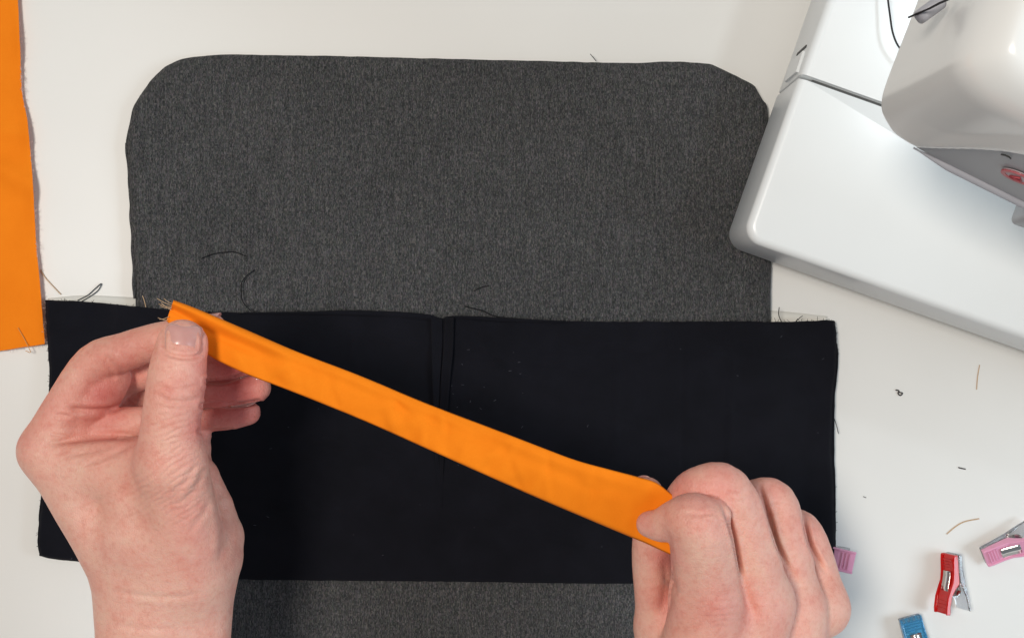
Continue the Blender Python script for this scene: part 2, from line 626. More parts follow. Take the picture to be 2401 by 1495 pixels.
def strip_part(name, left, right, n, m, zfun, mat, parent, thick=0.6, kind=None):
    Lc = catmull(left, n)
    Rc = catmull(right, n)
    u = np.linspace(0, 1, m)[None, :, None]
    G = Lc[:, None] * (1 - u) + Rc[:, None] * u
    U = np.broadcast_to(u[..., 0], (n, m))
    S = np.broadcast_to(np.linspace(0, 1, n)[:, None], (n, m))
    Z = zfun(G[..., 0], G[..., 1], U, S)
    k = (CAM_H - Z) / FPX
    X = (G[..., 0] - PW / 2) * k
    Y = -(G[..., 1] - PH / 2) * k
    Vt = np.stack([X, Y, Z], -1).reshape(-1, 3)
    Vb = Vt - np.array([0, 0, thick])
    N = n * m
    F = grid_faces(n, m) + grid_faces(n, m, off=N, flip=True)
    ids = list(range(m)) + [i * m + m - 1 for i in range(1, n)] + [(n - 1) * m + j for j in range(m - 2, -1, -1)] + [i * m for i in range(n - 2, 0, -1)]
    F += [(ids[a], ids[(a + 1) % len(ids)], ids[(a + 1) % len(ids)] + N, ids[a] + N) for a in range(len(ids))]
    return mesh_obj(name, np.vstack([Vt, Vb]), F, mat, parent, kind=kind)


# pressed-open seam allowances, standing up at the top and flattening out lower down
strip_part("seam_allowance", [(1011, 746), (1012, 820), (1014, 900), (1018, 1000), (1021, 1090), (1024, 1190)],
           [(1037, 748), (1036, 820), (1031, 900), (1029, 1000), (1028, 1090), (1028, 1190)], 60, 8,
           lambda px, py, U, S: BL_TOP + 0.7 - 1.6 * S ** 2 + (1.5 - S * 1.3) * (1 - U) ** 1.5 + 0.25 * np.sin(py / 22.0), M["black"], blk)
strip_part("seam_allowance", [(1044, 742), (1040, 820), (1033, 900), (1031, 1000), (1032, 1090), (1033, 1190)],
           [(1064, 744), (1062, 820), (1056, 880), (1051, 945), (1044, 1010), (1036, 1190)], 60, 8,
           lambda px, py, U, S: BL_TOP + 0.9 - 1.6 * S ** 2 + (2.8 - S * 2.6) * U ** 1.5 + 0.25 * np.sin(py / 19.0 + 1), M["black"], blk)
# turned hem along the top, left and right of the seam
strip_part("hem", [(560, 733), (640, 731), (720, 730), (820, 727), (940, 731), (1010, 737)], [(560, 736), (640, 737), (720, 738), (820, 740), (940, 746), (1016, 752)], 80, 6,
           lambda px, py, U, S: BL_TOP + 0.5 + 1.5 * np.sin(np.pi * np.clip(U, 0, 1)) * np.sin(np.pi * S) ** 0.5, M["black"], blk)
strip_part("hem", [(1060, 740), (1120, 741), (1200, 746), (1330, 752)], [(1062, 746), (1120, 751), (1200, 756), (1330, 756)], 50, 6,
           lambda px, py, U, S: BL_TOP + 0.5 + 1.3 * np.sin(np.pi * U) * np.sin(np.pi * S) ** 0.5, M["black"], blk)
# thin cream strips on the table, showing as wedges above the black edge
strip_part("cream_strip", [(112, 699), (200, 692), (320, 697)], [(112, 720), (200, 722), (330, 735)], 30, 4, lambda px, py, U, S: 0.28 + 0 * U, M["cream"], blk, 0.15)
strip_part("cream_strip", [(1804, 727), (1870, 733), (1940, 741)], [(1804, 775), (1870, 775), (1940, 775)], 30, 4, lambda px, py, U, S: 0.28 + 0 * U, M["cream"], blk, 0.15)


def fray(name, pts_px, z, count, length_px, mat, parent, seed, spread=0.9, r=0.09):
    """short loose fibres standing out along an edge: too small to pick apart"""
    r_ = np.random.default_rng(seed)
    c = polyline(pts_px, 400)
    d = np.gradient(c, axis=0)
    nrm = np.stack([d[:, 1], -d[:, 0]], 1) / np.linalg.norm(d, axis=1, keepdims=True)
    V, F = [], []
    for _ in range(count):
        i = int(r_.integers(2, 398))
        L = length_px * r_.uniform(0.25, 1.0) ** 1.6
        a = r_.normal(0, spread)
        dirv = np.array([nrm[i, 0] * math.cos(a) - nrm[i, 1] * math.sin(a), nrm[i, 0] * math.sin(a) + nrm[i, 1] * math.cos(a)])
        bend = r_.uniform(-0.5, 0.5) * L
        per = np.array([-dirv[1], dirv[0]])
        zz = z(c[i]) if callable(z) else z
        P = [W(*(c[i] - dirv * 3 + dirv * (L + 3) * t + per * bend * t * t), zz + r_.uniform(-0.3, 0.6) * t) for t in np.linspace(0, 1, 5)]
        v, f = tube(P, r, 4)
        F += [[q + len(V) for q in ff] for ff in f]
        V += list(v)
    return mesh_obj(name, V, F, mat, parent, kind="stuff")


fray("frayed_edge", bt, 11.0, 210, 10, M["thread_black"], blk, 21)
fray("frayed_edge", [(x, y) for x, y in br], 6.5, 60, 7, M["thread_black"], blk, 22)
fray("frayed_edge", bl[::-1], 6.5, 60, 6, M["thread_black"], blk, 23)

# ---- orange cloth at the left edge of the picture


def or_z(X, Y):
    px, py = pxy(X, Y)
    e = np.clip((px - (20 + 0.08 * py)) / 50, 0, 1)          # towards the free edge
    z = 2.0 + 1.0 * fnoise(X, Y, 60, 31, 2) + 1.0
    # diagonal soft folds
    z += 2.6 * np.exp(-((py - 395 - 0.55 * px) / 32) ** 2) + 1.5 * np.exp(-((py - 300 - 0.3 * px) / 26) ** 2) + 1.0 * np.exp(-((py - 120 + 0.4 * px) / 40) ** 2)
    z += 0.5 * fnoise(X, Y, 14, 35, 2)
    z += e * (1.6 + 1.8 * np.sin(py / 62.0) ** 2 + 2.4 * np.exp(-((py - 60) / 90) ** 2) + 1.2 * np.exp(-((py - 300) / 50) ** 2))
    return z


ot = [(-500, -300), (-200, -300), (30, -300)]
orr = [(30, -300), (40, -60), (44, 40), (48, 130), (52, 215), (62, 270), (66, 300), (72, 360), (78, 440), (84, 560), (92, 640), (98, 720), (105, 806)]
ob = [(-500, 860), (-150, 838), (0, 822), (60, 813), (105, 806)]
ol = [(-500, -300), (-500, 200), (-500, 860)]
orc = thing("orange_cloth", "flat orange cotton cloth with frayed edge at the left of the table", "cloth", (0, 0, 0))
sheet("cloth_face", ot, orr, ob, ol, 160, 60, or_z, 0.7, M["orange"], orc, round_r=0.4, jag=0.7)
M["selvedge"] = mat_thread("pale_selvedge_fibre", (0.80, 0.60, 0.55))
fray("frayed_edge", orr[2:], lambda p: 3.6, 150, 9, M["selvedge"], orc, 33, spread=1.2, r=0.10)
fray("frayed_edge", ob[::-1][:3], 2.6, 30, 8, M["selvedge"], orc, 34, spread=1.2, r=0.08)

# ------------------------------------------------------------------ hands
# A hand is one continuous surface: tapered, curved chains (fingers, palm, wrist) blended into one distance field,
# meshed by surface nets. Joints are given as (photo x, photo y, height mm, radius in photo px at that height).


def seg_dist(P, a, b, ra, rb, s=1.0, nrm=None):
    ba = b - a
    pa = P - a
    h = np.clip(pa @ ba / (ba @ ba + 1e-9), 0, 1)
    q = pa - h[:, None] * ba
    d2 = np.einsum('ij,ij->i', q, q)
    if s != 1.0:
        qn = q @ nrm
        d2 = d2 + (s * s - 1) * qn * qn
    return np.sqrt(d2) - (ra + (rb - ra) * h)


def smin(a, b, k):
    if k <= 0:
        return np.minimum(a, b)
    h = np.clip(0.5 + 0.5 * (b - a) / k, 0, 1)
    return b * (1 - h) + a * h - k * h * (1 - h)


def make_chain(pts, per=3, s=1.0, nrm=(0, 0, 1)):
    """pts: (px, py, z, r_px[, s]) -> list of segments in mm"""
    Q = []
    for p in pts:
        w = W(p[0], p[1], p[2])
        Q.append([*w, p[3] * (CAM_H - p[2]) / FPX, p[4] if len(p) > 4 else s])
    Q = np.array(Q)
    if len(Q) > 2:
        n = (len(Q) - 1) * per + 1
        ext = np.vstack([2 * Q[0] - Q[1], Q, 2 * Q[-1] - Q[-2]])
        out = []
        for i in range(len(Q) - 1):
            p0, p1, p2, p3 = ext[i:i + 4]
            for t in np.linspace(0, 1, per, endpoint=False):
                out.append(0.5 * ((2 * p1) + (-p0 + p2) * t + (2 * p0 - 5 * p1 + 4 * p2 - p3) * t * t + (-p0 + 3 * p1 - 3 * p2 + p3) * t ** 3))
        out.append(Q[-1])
        Q = np.array(out)
    nv = np.array(nrm, float)
    nv /= np.linalg.norm(nv)
    return [(Q[i, :3], Q[i + 1, :3], Q[i, 3], Q[i + 1, 3], 0.5 * (Q[i, 4] + Q[i + 1, 4]), nv) for i in range(len(Q) - 1)]


def hand_field(spec):
    palm = [(make_chain(c["p"], c.get("per", 2), c.get("s", 1.0), c.get("n", (0, 0, 1))), c.get("k", 7.0)) for c in spec["palm"]]
    fing = [(make_chain(c["p"], c.get("per", 4), c.get("s", 1.0), c.get("n", (0, 0, 1))), c.get("k", 5.0)) for c in spec["fingers"]]

    FAR = 11.0
    boxes = {}
    for ch, k in palm + fing:
        e = np.array([[a, b] for (a, b, *_r) in ch]).reshape(-1, 3)
        rm = max(max(c[2], c[3]) for c in ch) + FAR
        boxes[id(ch)] = (e.min(0) - rm, e.max(0) + rm)

    def chain_d(P, ch):
        lo_, hi_ = boxes[id(ch)]
        sel = np.where(((P > lo_) & (P < hi_)).all(1))[0]
        out = np.full(len(P), FAR, np.float32)
        if len(sel) == 0:
            return out
        Ps = P[sel]
        d = np.full(len(sel), FAR, np.float32)
        for (a, b, ra, rb, s, nv) in ch:
            # only points near this segment
            c = (a + b) * 0.5
            R = np.linalg.norm(b - a) * 0.5 + max(ra, rb) + FAR
            q = Ps - c.astype(np.float32)
            near = np.where(np.einsum('ij,ij->i', q, q) < R * R)[0]
            if len(near):
                d[near] = np.minimum(d[near], seg_dist(Ps[near], a.astype(np.float32), b.astype(np.float32), ra, rb, s, nv.astype(np.float32)))
        out[sel] = d
        return out

    def f(P):
        d = None
        for ch, k in palm:
            e = chain_d(P, ch)
            d = e if d is None else smin(d, e, k)
        base = d
        out = d
        acc = None
        for ch, k in fing:
            e = chain_d(P, ch)
            g = smin(base, e, k)
            acc = g if acc is None else smin(acc, g, spec.get("kf", 0.7))
        return acc
    return f


def surface_nets(f, lo, hi, h):
    B = 4
    nb = np.ceil((hi - lo) / (h * B)).astype(int)
    n = nb * B + 1
    # coarse pass on block centres
    cs = [lo[a] + (np.arange(nb[a]) + 0.5) * h * B for a in range(3)]
    C = np.stack(np.meshgrid(*cs, indexing='ij'), -1).reshape(-1, 3).astype(np.float32)
    dc = f(C)
    act = np.abs(dc) < h * B * 1.35
    Fd = np.repeat(np.repeat(np.repeat(np.where(dc < 0, -9.0, 9.0).reshape(nb).astype(np.float32), B, 0), B, 1), B, 2)
    Fd = np.pad(Fd, ((0, 1), (0, 1), (0, 1)), mode='edge')
    bi = np.argwhere(act.reshape(nb))
    off = np.stack(np.meshgrid(*[np.arange(B + 1)] * 3, indexing='ij'), -1).reshape(-1, 3)
    idx = (bi[:, None] * B + off[None]).reshape(-1, 3)
    flat = np.unique(np.ravel_multi_index(idx.T, n))
    idx = np.stack(np.unravel_index(flat, n), 1)
    Fd.reshape(-1)[flat] = f((lo + idx * h).astype(np.float32))
    S = Fd < 0
    c = [S[i:n[0] - 1 + i, j:n[1] - 1 + j, k:n[2] - 1 + k] for i in (0, 1) for j in (0, 1) for k in (0, 1)]
    cnt = sum(x.astype(np.int8) for x in c)
    cell = np.argwhere((cnt > 0) & (cnt < 8))
    cid = -np.ones(np.array(n) - 1, int)
    cid[tuple(cell.T)] = np.arange(len(cell))
    corners = np.array([(i, j, k) for i in (0, 1) for j in (0, 1) for k in (0, 1)])
    vals = np.stack([Fd[tuple((cell + co).T)] for co in corners], 1)
    acc = np.zeros((len(cell), 3))
    num = np.zeros(len(cell))
    for a in range(8):
        for b in range(a + 1, 8):
            if np.abs(corners[a] - corners[b]).sum() != 1:
                continue
            va, vb = vals[:, a], vals[:, b]
            m = (va < 0) != (vb < 0)
            t = np.where(m, va / np.where(m, va - vb, 1), 0)
            p = corners[a] + t[:, None] * (corners[b] - corners[a])
            acc += p * m[:, None]
            num += m
    V = lo + (cell + acc / num[:, None]) * h
    quads = []
    for ax in range(3):
        sl0 = [slice(0, -1) if q == ax else slice(1, -1) for q in range(3)]
        sl1 = [slice(1, None) if q == ax else slice(1, -1) for q in range(3)]
        s0, s1 = S[tuple(sl0)], S[tuple(sl1)]
        e = np.argwhere(s0 != s1)
        inside0 = s0[tuple(e.T)]
        base = e.copy()
        for q in range(3):
            if q != ax:
                base[:, q] += 1
        u, v = [q for q in range(3) if q != ax]
        if ax == 1:
            u, v = v, u
        du = np.zeros(3, int); du[u] = 1
        dv = np.zeros(3, int); dv[v] = 1
        q4 = np.stack([cid[tuple((base - du - dv).T)], cid[tuple((base - dv).T)], cid[tuple(base.T)], cid[tuple((base - du).T)]], 1)
        q4[~inside0] = q4[~inside0][:, ::-1]
        quads.append(q4)
    Q = np.vstack(quads)
    Q = Q[(Q >= 0).all(1)]
    return V, Q


def field_normals(f, V, e=0.25):
    V = V.astype(np.float32)
    T = np.array([(1, -1, -1), (-1, -1, 1), (-1, 1, -1), (1, 1, 1)], np.float32)
    g = sum(t * f(V + t * np.float32(e))[:, None] for t in T)
    return g / (np.linalg.norm(g, axis=1, keepdims=True) + 1e-9), np.linalg.norm(g, axis=1) / (4 * e)


def poly_dist(p, line):
    """distance (px) of points p to a polyline, and the parameter 0..1 of the nearest point"""
    best = np.full(len(p), 1e9)
    par = np.zeros(len(p))
    L = np.asarray(line, float)
    n = len(L) - 1
    for i in range(n):
        ba = L[i + 1] - L[i]
        pa = p - L[i]
        h = np.clip(pa @ ba / (ba @ ba + 1e-9), 0, 1)
        d = np.linalg.norm(pa - h[:, None] * ba, axis=1)
        m = d < best
        best[m] = d[m]
        par[m] = (i + h[m]) / n
    return best, par


def build_hand(name, spec, label, h=0.52):
    f = hand_field(spec)
    pts = np.array([[*W(p[0], p[1], p[2]), p[3] * (CAM_H - p[2]) / FPX] for c in spec["palm"] + spec["fingers"] for p in c["p"]])
    lo = (pts[:, :3] - pts[:, 3:]).min(0) - 4
    hi = (pts[:, :3] + pts[:, 3:]).max(0) + 4
    V, Q = surface_nets(f, lo, hi, h)
    N, g = field_normals(f, V)
    V = V - N * np.clip(f(V.astype(np.float32)) / np.maximum(g, 0.3), -0.4, 0.4)[:, None]
    # relax away the facets of the chains
    nv = len(V)
    e = np.vstack([Q[:, [0, 1]], Q[:, [1, 2]], Q[:, [2, 3]], Q[:, [3, 0]]])
    cntv = np.bincount(e.ravel(), minlength=nv).astype(float)
    for _ in range(14):
        A_ = np.stack([np.bincount(e[:, 0], V[e[:, 1], k], nv) + np.bincount(e[:, 1], V[e[:, 0], k], nv) for k in range(3)], 1) / cntv[:, None]
        V = 0.45 * V + 0.55 * A_
    N, g = field_normals(f, V, 0.5)
    pix = proj(V)
    view = np.array([0, 0, CAM_H]) - V
    view /= np.linalg.norm(view, axis=1, keepdims=True)
    # front-most vertices carry the creases that are drawn on the side we look at
    facing = np.einsum('ij,ij->i', N, view)
    disp = np.zeros(len(V))
    for cr in spec.get("creases", []):
        line, depth, width = cr[0], cr[1], cr[2]
        zlo = cr[3] if len(cr) > 3 else -1e9
        lc = catmull(line, max(8, len(line) * 5))
        x0, y0 = lc.min(0) - width * 4
        x1, y1 = lc.max(0) + width * 4
        sel = np.where((pix[:, 0] > x0) & (pix[:, 0] < x1) & (pix[:, 1] > y0) & (pix[:, 1] < y1) & (facing > 0.05) & (V[:, 2] > zlo))[0]
        if len(sel) == 0:
            continue
        d, t = poly_dist(pix[sel], lc)
        fade = np.clip(np.minimum(t, 1 - t) * 5, 0, 1) if len(cr) < 5 else 1.0
        disp[sel] += (-depth * np.exp(-(d / width) ** 2) + 0.35 * depth * np.exp(-((d - 2.4 * width) / (1.1 * width)) ** 2)) * fade
    for (cx, cy, rx, ry, ang, amp, wl, zlo) in spec.get("ripples", []):
        ca, sa = math.cos(math.radians(ang)), math.sin(math.radians(ang))
        dx, dy = pix[:, 0] - cx, pix[:, 1] - cy
        u = dx * ca + dy * sa
        v = -dx * sa + dy * ca
        w = np.exp(-(dx / rx) ** 2 - (dy / ry) ** 2) * (facing > 0.05) * (V[:, 2] > zlo)
        ph = v / wl * 6.283 + 2.6 * fnoise(pix[:, 0], pix[:, 1], 34, 5, 2) + 0.9 * fnoise(u, v, 15, 6, 1)
        am = 0.35 + 0.65 * np.clip(0.5 + 0.9 * fnoise(u * 0.45, v, 16, 8, 2), 0, 1)
        disp += 1.8 * amp * w * am * (np.abs(np.sin(ph * 0.5)) ** 0.6 - 0.6)
    for (cx, cy, r, amp, zlo) in spec.get("bumps", []):
        w = np.exp(-((pix[:, 0] - cx) ** 2 + (pix[:, 1] - cy) ** 2) / r ** 2) * np.clip(facing * 2, 0, 1) * (V[:, 2] > zlo)
        disp += amp * w
    disp += 0.10 * fnoise(V[:, 0] + V[:, 2], V[:, 1] - V[:, 2] * 0.7, 6, 15, 3)
    V2 = V + N * disp[:, None]
    root = tag(mesh_obj(name, V2, Q, M["skin"]), label, "hand")
    # skin tone: pale back of the hand, redder fingertips, knuckles and inner folds
    base = np.array(spec.get("tone", (0.79, 0.425, 0.335)))
    col = np.tile(base, (len(V), 1))
    col *= (1 + 0.05 * fnoise(pix[:, 0], pix[:, 1], 90, 41, 3))[:, None]
    for (cx, cy, r, amt, zr) in spec.get("red", []):
        w = np.exp(-((pix[:, 0] - cx) ** 2 + (pix[:, 1] - cy) ** 2) / r ** 2) * (np.exp(-((V[:, 2] - zr[0]) / zr[1]) ** 2) if zr else 1.0)
        col *= 1 - (amt * w)[:, None] * np.array([0.10, 0.42, 0.36])
    for (cx, cy, r, amt) in spec.get("pale", []):
        w = amt * np.exp(-((pix[:, 0] - cx) ** 2 + (pix[:, 1] - cy) ** 2) / r ** 2)
        col = col * (1 - w[:, None]) + np.array([0.80, 0.51, 0.42]) * w[:, None]
    me = root.data
    at = me.color_attributes.new("skin_tone", 'FLOAT_COLOR', 'POINT')
    at.data.foreach_set("color", np.c_[np.clip(col, 0, 1), np.ones(len(col))].astype(np.float32).ravel())
    bvh = BVHTree.FromPolygons([Vector(v) for v in V2], [list(map(int, q)) for q in Q])
    return root, bvh


def add_nail(root, bvh, c, along, normal, length, width, lift=0.25, thick=0.5, over=0.12, n=15, m=13, flat=0.5):
    """nail plate laid on the finger: c centre (mm), along = towards the tip, normal = outward"""
    a = np.array(along, float); a /= np.linalg.norm(a)
    nn = np.array(normal, float); nn -= a * (nn @ a); nn /= np.linalg.norm(nn)
    s = np.cross(nn, a)
    V = np.zeros((n, m, 3))
    K = np.zeros((n, m))
    for i in range(n):
        u = -1 + 2 * i / (n - 1)
        # rounded at the root, gently rounded at the free end
        hw = (1 - max(0, -u) ** 6 * 0.30 - max(0, u) ** 5 * 0.36) * (0.95 + 0.05 * u)
        for j in range(m):
            v = (-1 + 2 * j / (m - 1)) * hw
            bow = -0.16 * (1 - (v) ** 2) * (1 if u < 0 else -1) * abs(u) ** 2
            p = c + a * (u - bow * 0.9) * length / 2 + s * v * width / 2
            hit = bvh.ray_cast(Vector(p + nn * 25), Vector(-nn), 60)
            k = hit[0] is not None and (np.array(hit[0]) - p) @ nn or None
            K[i, j] = np.nan if k is None else k
            V[i, j] = p
    mid = np.nanmedian(K)
    K = np.where(np.isnan(K), mid - 1.5, K)
    K = np.clip(K, mid - 3.0, mid + 1.2)
    # the plate is stiffer than the flesh: fit a smooth bowed profile
    vv = np.linspace(-1, 1, m)
    A = np.stack([np.ones(m), vv, vv ** 2], 1)
    Ks = np.zeros_like(K)
    for i in range(n):
        co, *_ = np.linalg.lstsq(A, K[i], rcond=None)
        Ks[i] = A @ co
    row = Ks.mean(1)
    uu = np.linspace(-1, 1, n)
    fit = np.polyval(np.polyfit(uu, row, 2), uu)
    Ks = Ks + (fit - row)[:, None]
    top = V + nn * (Ks + lift)[..., None]
    e = np.minimum(np.minimum(np.arange(n), n - 1 - np.arange(n))[:, None], np.minimum(np.arange(m), m - 1 - np.arange(m))[None])
    top = top - nn * (np.where(e == 0, thick * 0.5, np.where(e == 1, thick * 0.1, 0.0)))[..., None]
    bot = top - nn * thick
    N_ = n * m
    F = grid_faces(n, m) + grid_faces(n, m, off=N_, flip=True)
    ids = list(range(m)) + [i * m + m - 1 for i in range(1, n)] + [(n - 1) * m + j for j in range(m - 2, -1, -1)] + [i * m for i in range(n - 2, 0, -1)]
    F += [(ids[x], ids[(x + 1) % len(ids)], ids[(x + 1) % len(ids)] + N_, ids[x] + N_) for x in range(len(ids))]
    return mesh_obj("fingernail", np.vstack([top.reshape(-1, 3), bot.reshape(-1, 3)]), F, M["nail"], root)


def add_nail_arc(root, c, along, normal, r, length, half_deg=52, lift=0.25, thick=0.45, n=12, m=11):
    """curved nail plate round a fingertip: c = end of the finger's axis (mm), r = finger radius there (mm)"""
    a = np.array(along, float); a /= np.linalg.norm(a)
    nn = np.array(normal, float); nn -= a * (nn @ a); nn /= np.linalg.norm(nn)
    s = np.cross(nn, a)
    top, bot = [], []
    for i in range(n):
        u = -1 + 2 * i / (n - 1)
        x = u * length * 0.5 + (r * 0.62 - length * 0.35)
        hw = math.radians(half_deg) * (1 - max(0, -u) ** 5 * 0.3 - max(0, u) ** 4 * 0.45)
        for j in range(m):
            v = (-1 + 2 * j / (m - 1))
            th = v * hw
            rr = r + lift - 0.10 * max(0, u) ** 2 * r - 0.12 * v ** 4
            d = nn * math.cos(th) * 0.97 + s * math.sin(th)
            xx = x - 0.5 * v * v * max(0, u) - 0.4 * v * v * min(0, u)
            top.append(c + a * xx + d * rr)
            bot.append(c + a * xx + d * (rr - thick))
    N_ = n * m
    F = grid_faces(n, m) + grid_faces(n, m, off=N_, flip=True)
    ids = list(range(m)) + [i * m + m - 1 for i in range(1, n)] + [(n - 1) * m + j for j in range(m - 2, -1, -1)] + [i * m for i in range(n - 2, 0, -1)]
    F += [(ids[x], ids[(x + 1) % len(ids)], ids[(x + 1) % len(ids)] + N_, ids[x] + N_) for x in range(len(ids))]
    return mesh_obj("fingernail", np.vstack([top, bot]), F, M["nail"], root)


left_spec = dict(
    kf=0.3,
    palm=[
        dict(p=[(318, 1780, 86, 96), (316, 1600, 90, 88), (312, 1420, 93, 88), (296, 1320, 94, 90), (200, 1182, 98, 74), (112, 1058, 98, 60)]),
        dict(p=[(440, 1780, 84, 96), (448, 1600, 88, 86), (460, 1420, 90, 84), (470, 1330, 88, 86), (494, 1262, 86, 77), (470, 1120, 84, 44)]),
        dict(p=[(385, 1600, 90, 100), (385, 1420, 94, 100), (350, 1280, 98, 105)]),
        # thumb metacarpal and the web to the index finger
        dict(p=[(440, 1330, 98, 100), (420, 1190, 112, 88), (402, 1085, 124, 76)], k=9),
        dict(p=[(330, 1220, 104, 80), (300, 1130, 108, 66), (215, 1100, 104, 58)], k=10),
        dict(p=[(118, 1066, 98, 50), (225, 1078, 102, 46), (345, 1075, 114, 50)], k=8),
        # ulnar half of the palm, deeper down
        dict(p=[(340, 1380, 78, 100), (290, 1200, 72, 100), (215, 1085, 70, 70)], k=10),
        dict(p=[(420, 1250, 74, 80), (430, 1090, 74, 62), (462, 1022, 72, 30)], k=8),
    ],
    fingers=[
        # thumb
        dict(p=[(402, 1085, 124, 75, 1.0), (399, 1010, 129, 69, 1.05), (406, 950, 131, 68, 1.05), (413, 895, 132, 68, 1.1), (420, 845, 132, 64, 1.2), (428, 806, 131, 58, 1.3)], k=6, per=4, n=(0.24, 0, 1)),
        # index
        dict(p=[(108, 1052, 97, 62), (160, 955, 100, 56), (222, 855, 103, 50), (295, 824, 106, 46), (365, 799, 108, 42), (445, 780, 109, 39), (496, 768, 110, 34)], k=4),
        # flesh on the inner side of the index base
        dict(p=[(140, 1005, 95, 56), (218, 925, 98, 62), (258, 886, 99, 48)], k=6),
        dict(p=[(120, 1020, 92, 48), (225, 1000, 95, 44), (325, 990, 97, 38)], k=4),
        # middle
        dict(p=[(160, 1040, 76, 60), (255, 900, 80, 50), (345, 868, 88, 44), (430, 856, 94, 41), (510, 853, 97, 39), (575, 850, 98, 31)], k=3),
        # ring
        dict(p=[(195, 1040, 60, 55), (285, 940, 66, 46), (370, 924, 76, 40), (450, 922, 84, 37), (540, 916, 88, 36), (604, 909, 89, 32)], k=3),
        # little finger
        dict(p=[(240, 1060, 48, 50), (325, 990, 56, 40), (400, 984, 66, 34), (470, 981, 73, 31), (540, 976, 76, 31), (583, 968, 77, 28)], k=3),
    ],
    creases=[
        ([(362, 903), (400, 912), (440, 910), (468, 903)], 0.30, 4, 110), ([(366, 926), (400, 940), (445, 939), (472, 930)], 0.45, 5, 110),
        ([(372, 950), (405, 957), (450, 952)], 0.22, 4, 110),
        ([(104, 1042), (170, 1030), (237, 1023), (320, 1022)], 1.1, 7), ([(152, 957), (215, 962), (266, 958), (292, 945)], 1.1, 6),
        ([(128, 972), (148, 973), (170, 976)], 0.5, 4), ([(116, 1017), (135, 1019), (156, 1021)], 0.5, 4),
        ([(200, 1085), (266, 1062), (312, 1036)], 0.55, 7), ([(160, 1066), (220, 1058), (270, 1046)], 0.4, 6),
        ([(243, 829), (268, 860), (296, 876)], 0.8, 8), ([(238, 845), (258, 868), (272, 890)], 0.5, 7),
        ([(240, 1383), (339, 1396), (418, 1399), (500, 1383)], 0.28, 6), ([(260, 1462), (340, 1474), (430, 1472)], 0.22, 6),
        ([(482, 1092), (462, 1140), (432, 1180)], 0.45, 7), ([(500, 1118), (520, 1190), (528, 1266), (510, 1325)], 0.8, 9),
        ([(466, 1080), (440, 1120), (405, 1160)], 0.35, 6), ([(495, 1160), (480, 1200), (440, 1250)], 0.3, 6),
        ([(486, 894), (530, 892), (570, 878), (600, 866)], 1.0, 5, 60, 1), ([(474, 951), (515, 946), (555, 949), (605, 942)], 1.0, 5, 50, 1), ([(468, 1012), (500, 1010), (540, 1010)], 0.6, 5, 50, 1),
        ([(384, 775), (383, 800), (388, 826), (430, 838), (468, 832), (477, 808), (474, 780)], 0.8, 4.5, 120, 1),
    ],
    ripples=[(400, 1135, 78, 88, -33, 0.42, 15, 90), (392, 1015, 62, 42, -20, 0.34, 14, 108), (195, 1092, 70, 30, -16, 0.30, 15, 80),
             (412, 912, 48, 36, 6, 0.22, 15, 110), (300, 1160, 80, 60, -25, 0.22, 17, 80)],
    bumps=[(405, 905, 26, 0.5, 110), (120, 1050, 40, 0.6, 70)],
    red=[(245, 925, 62, 1.0, None), (215, 995, 62, 0.6, None), (560, 905, 80, 0.9, None), (560, 975, 75, 0.95, None), (530, 855, 60, 1.1, None), (500, 945, 40, 0.6, None), (430, 800, 55, 0.30, None),
         (300, 835, 60, 0.55, None), (110, 945, 60, 0.4, None), (400, 930, 45, 0.30, None), (400, 1140, 100, 0.15, None), (55, 1045, 40, 0.35, None),
         (250, 1290, 40, 0.2, None), (470, 1260, 90, 0.3, None), (300, 1030, 60, 0.3, None), (470, 1010, 40, 0.6, None)],
    pale=[(330, 1440, 140, 0.4), (140, 1150, 70, 0.35), (230, 1260, 80, 0.3)],
)

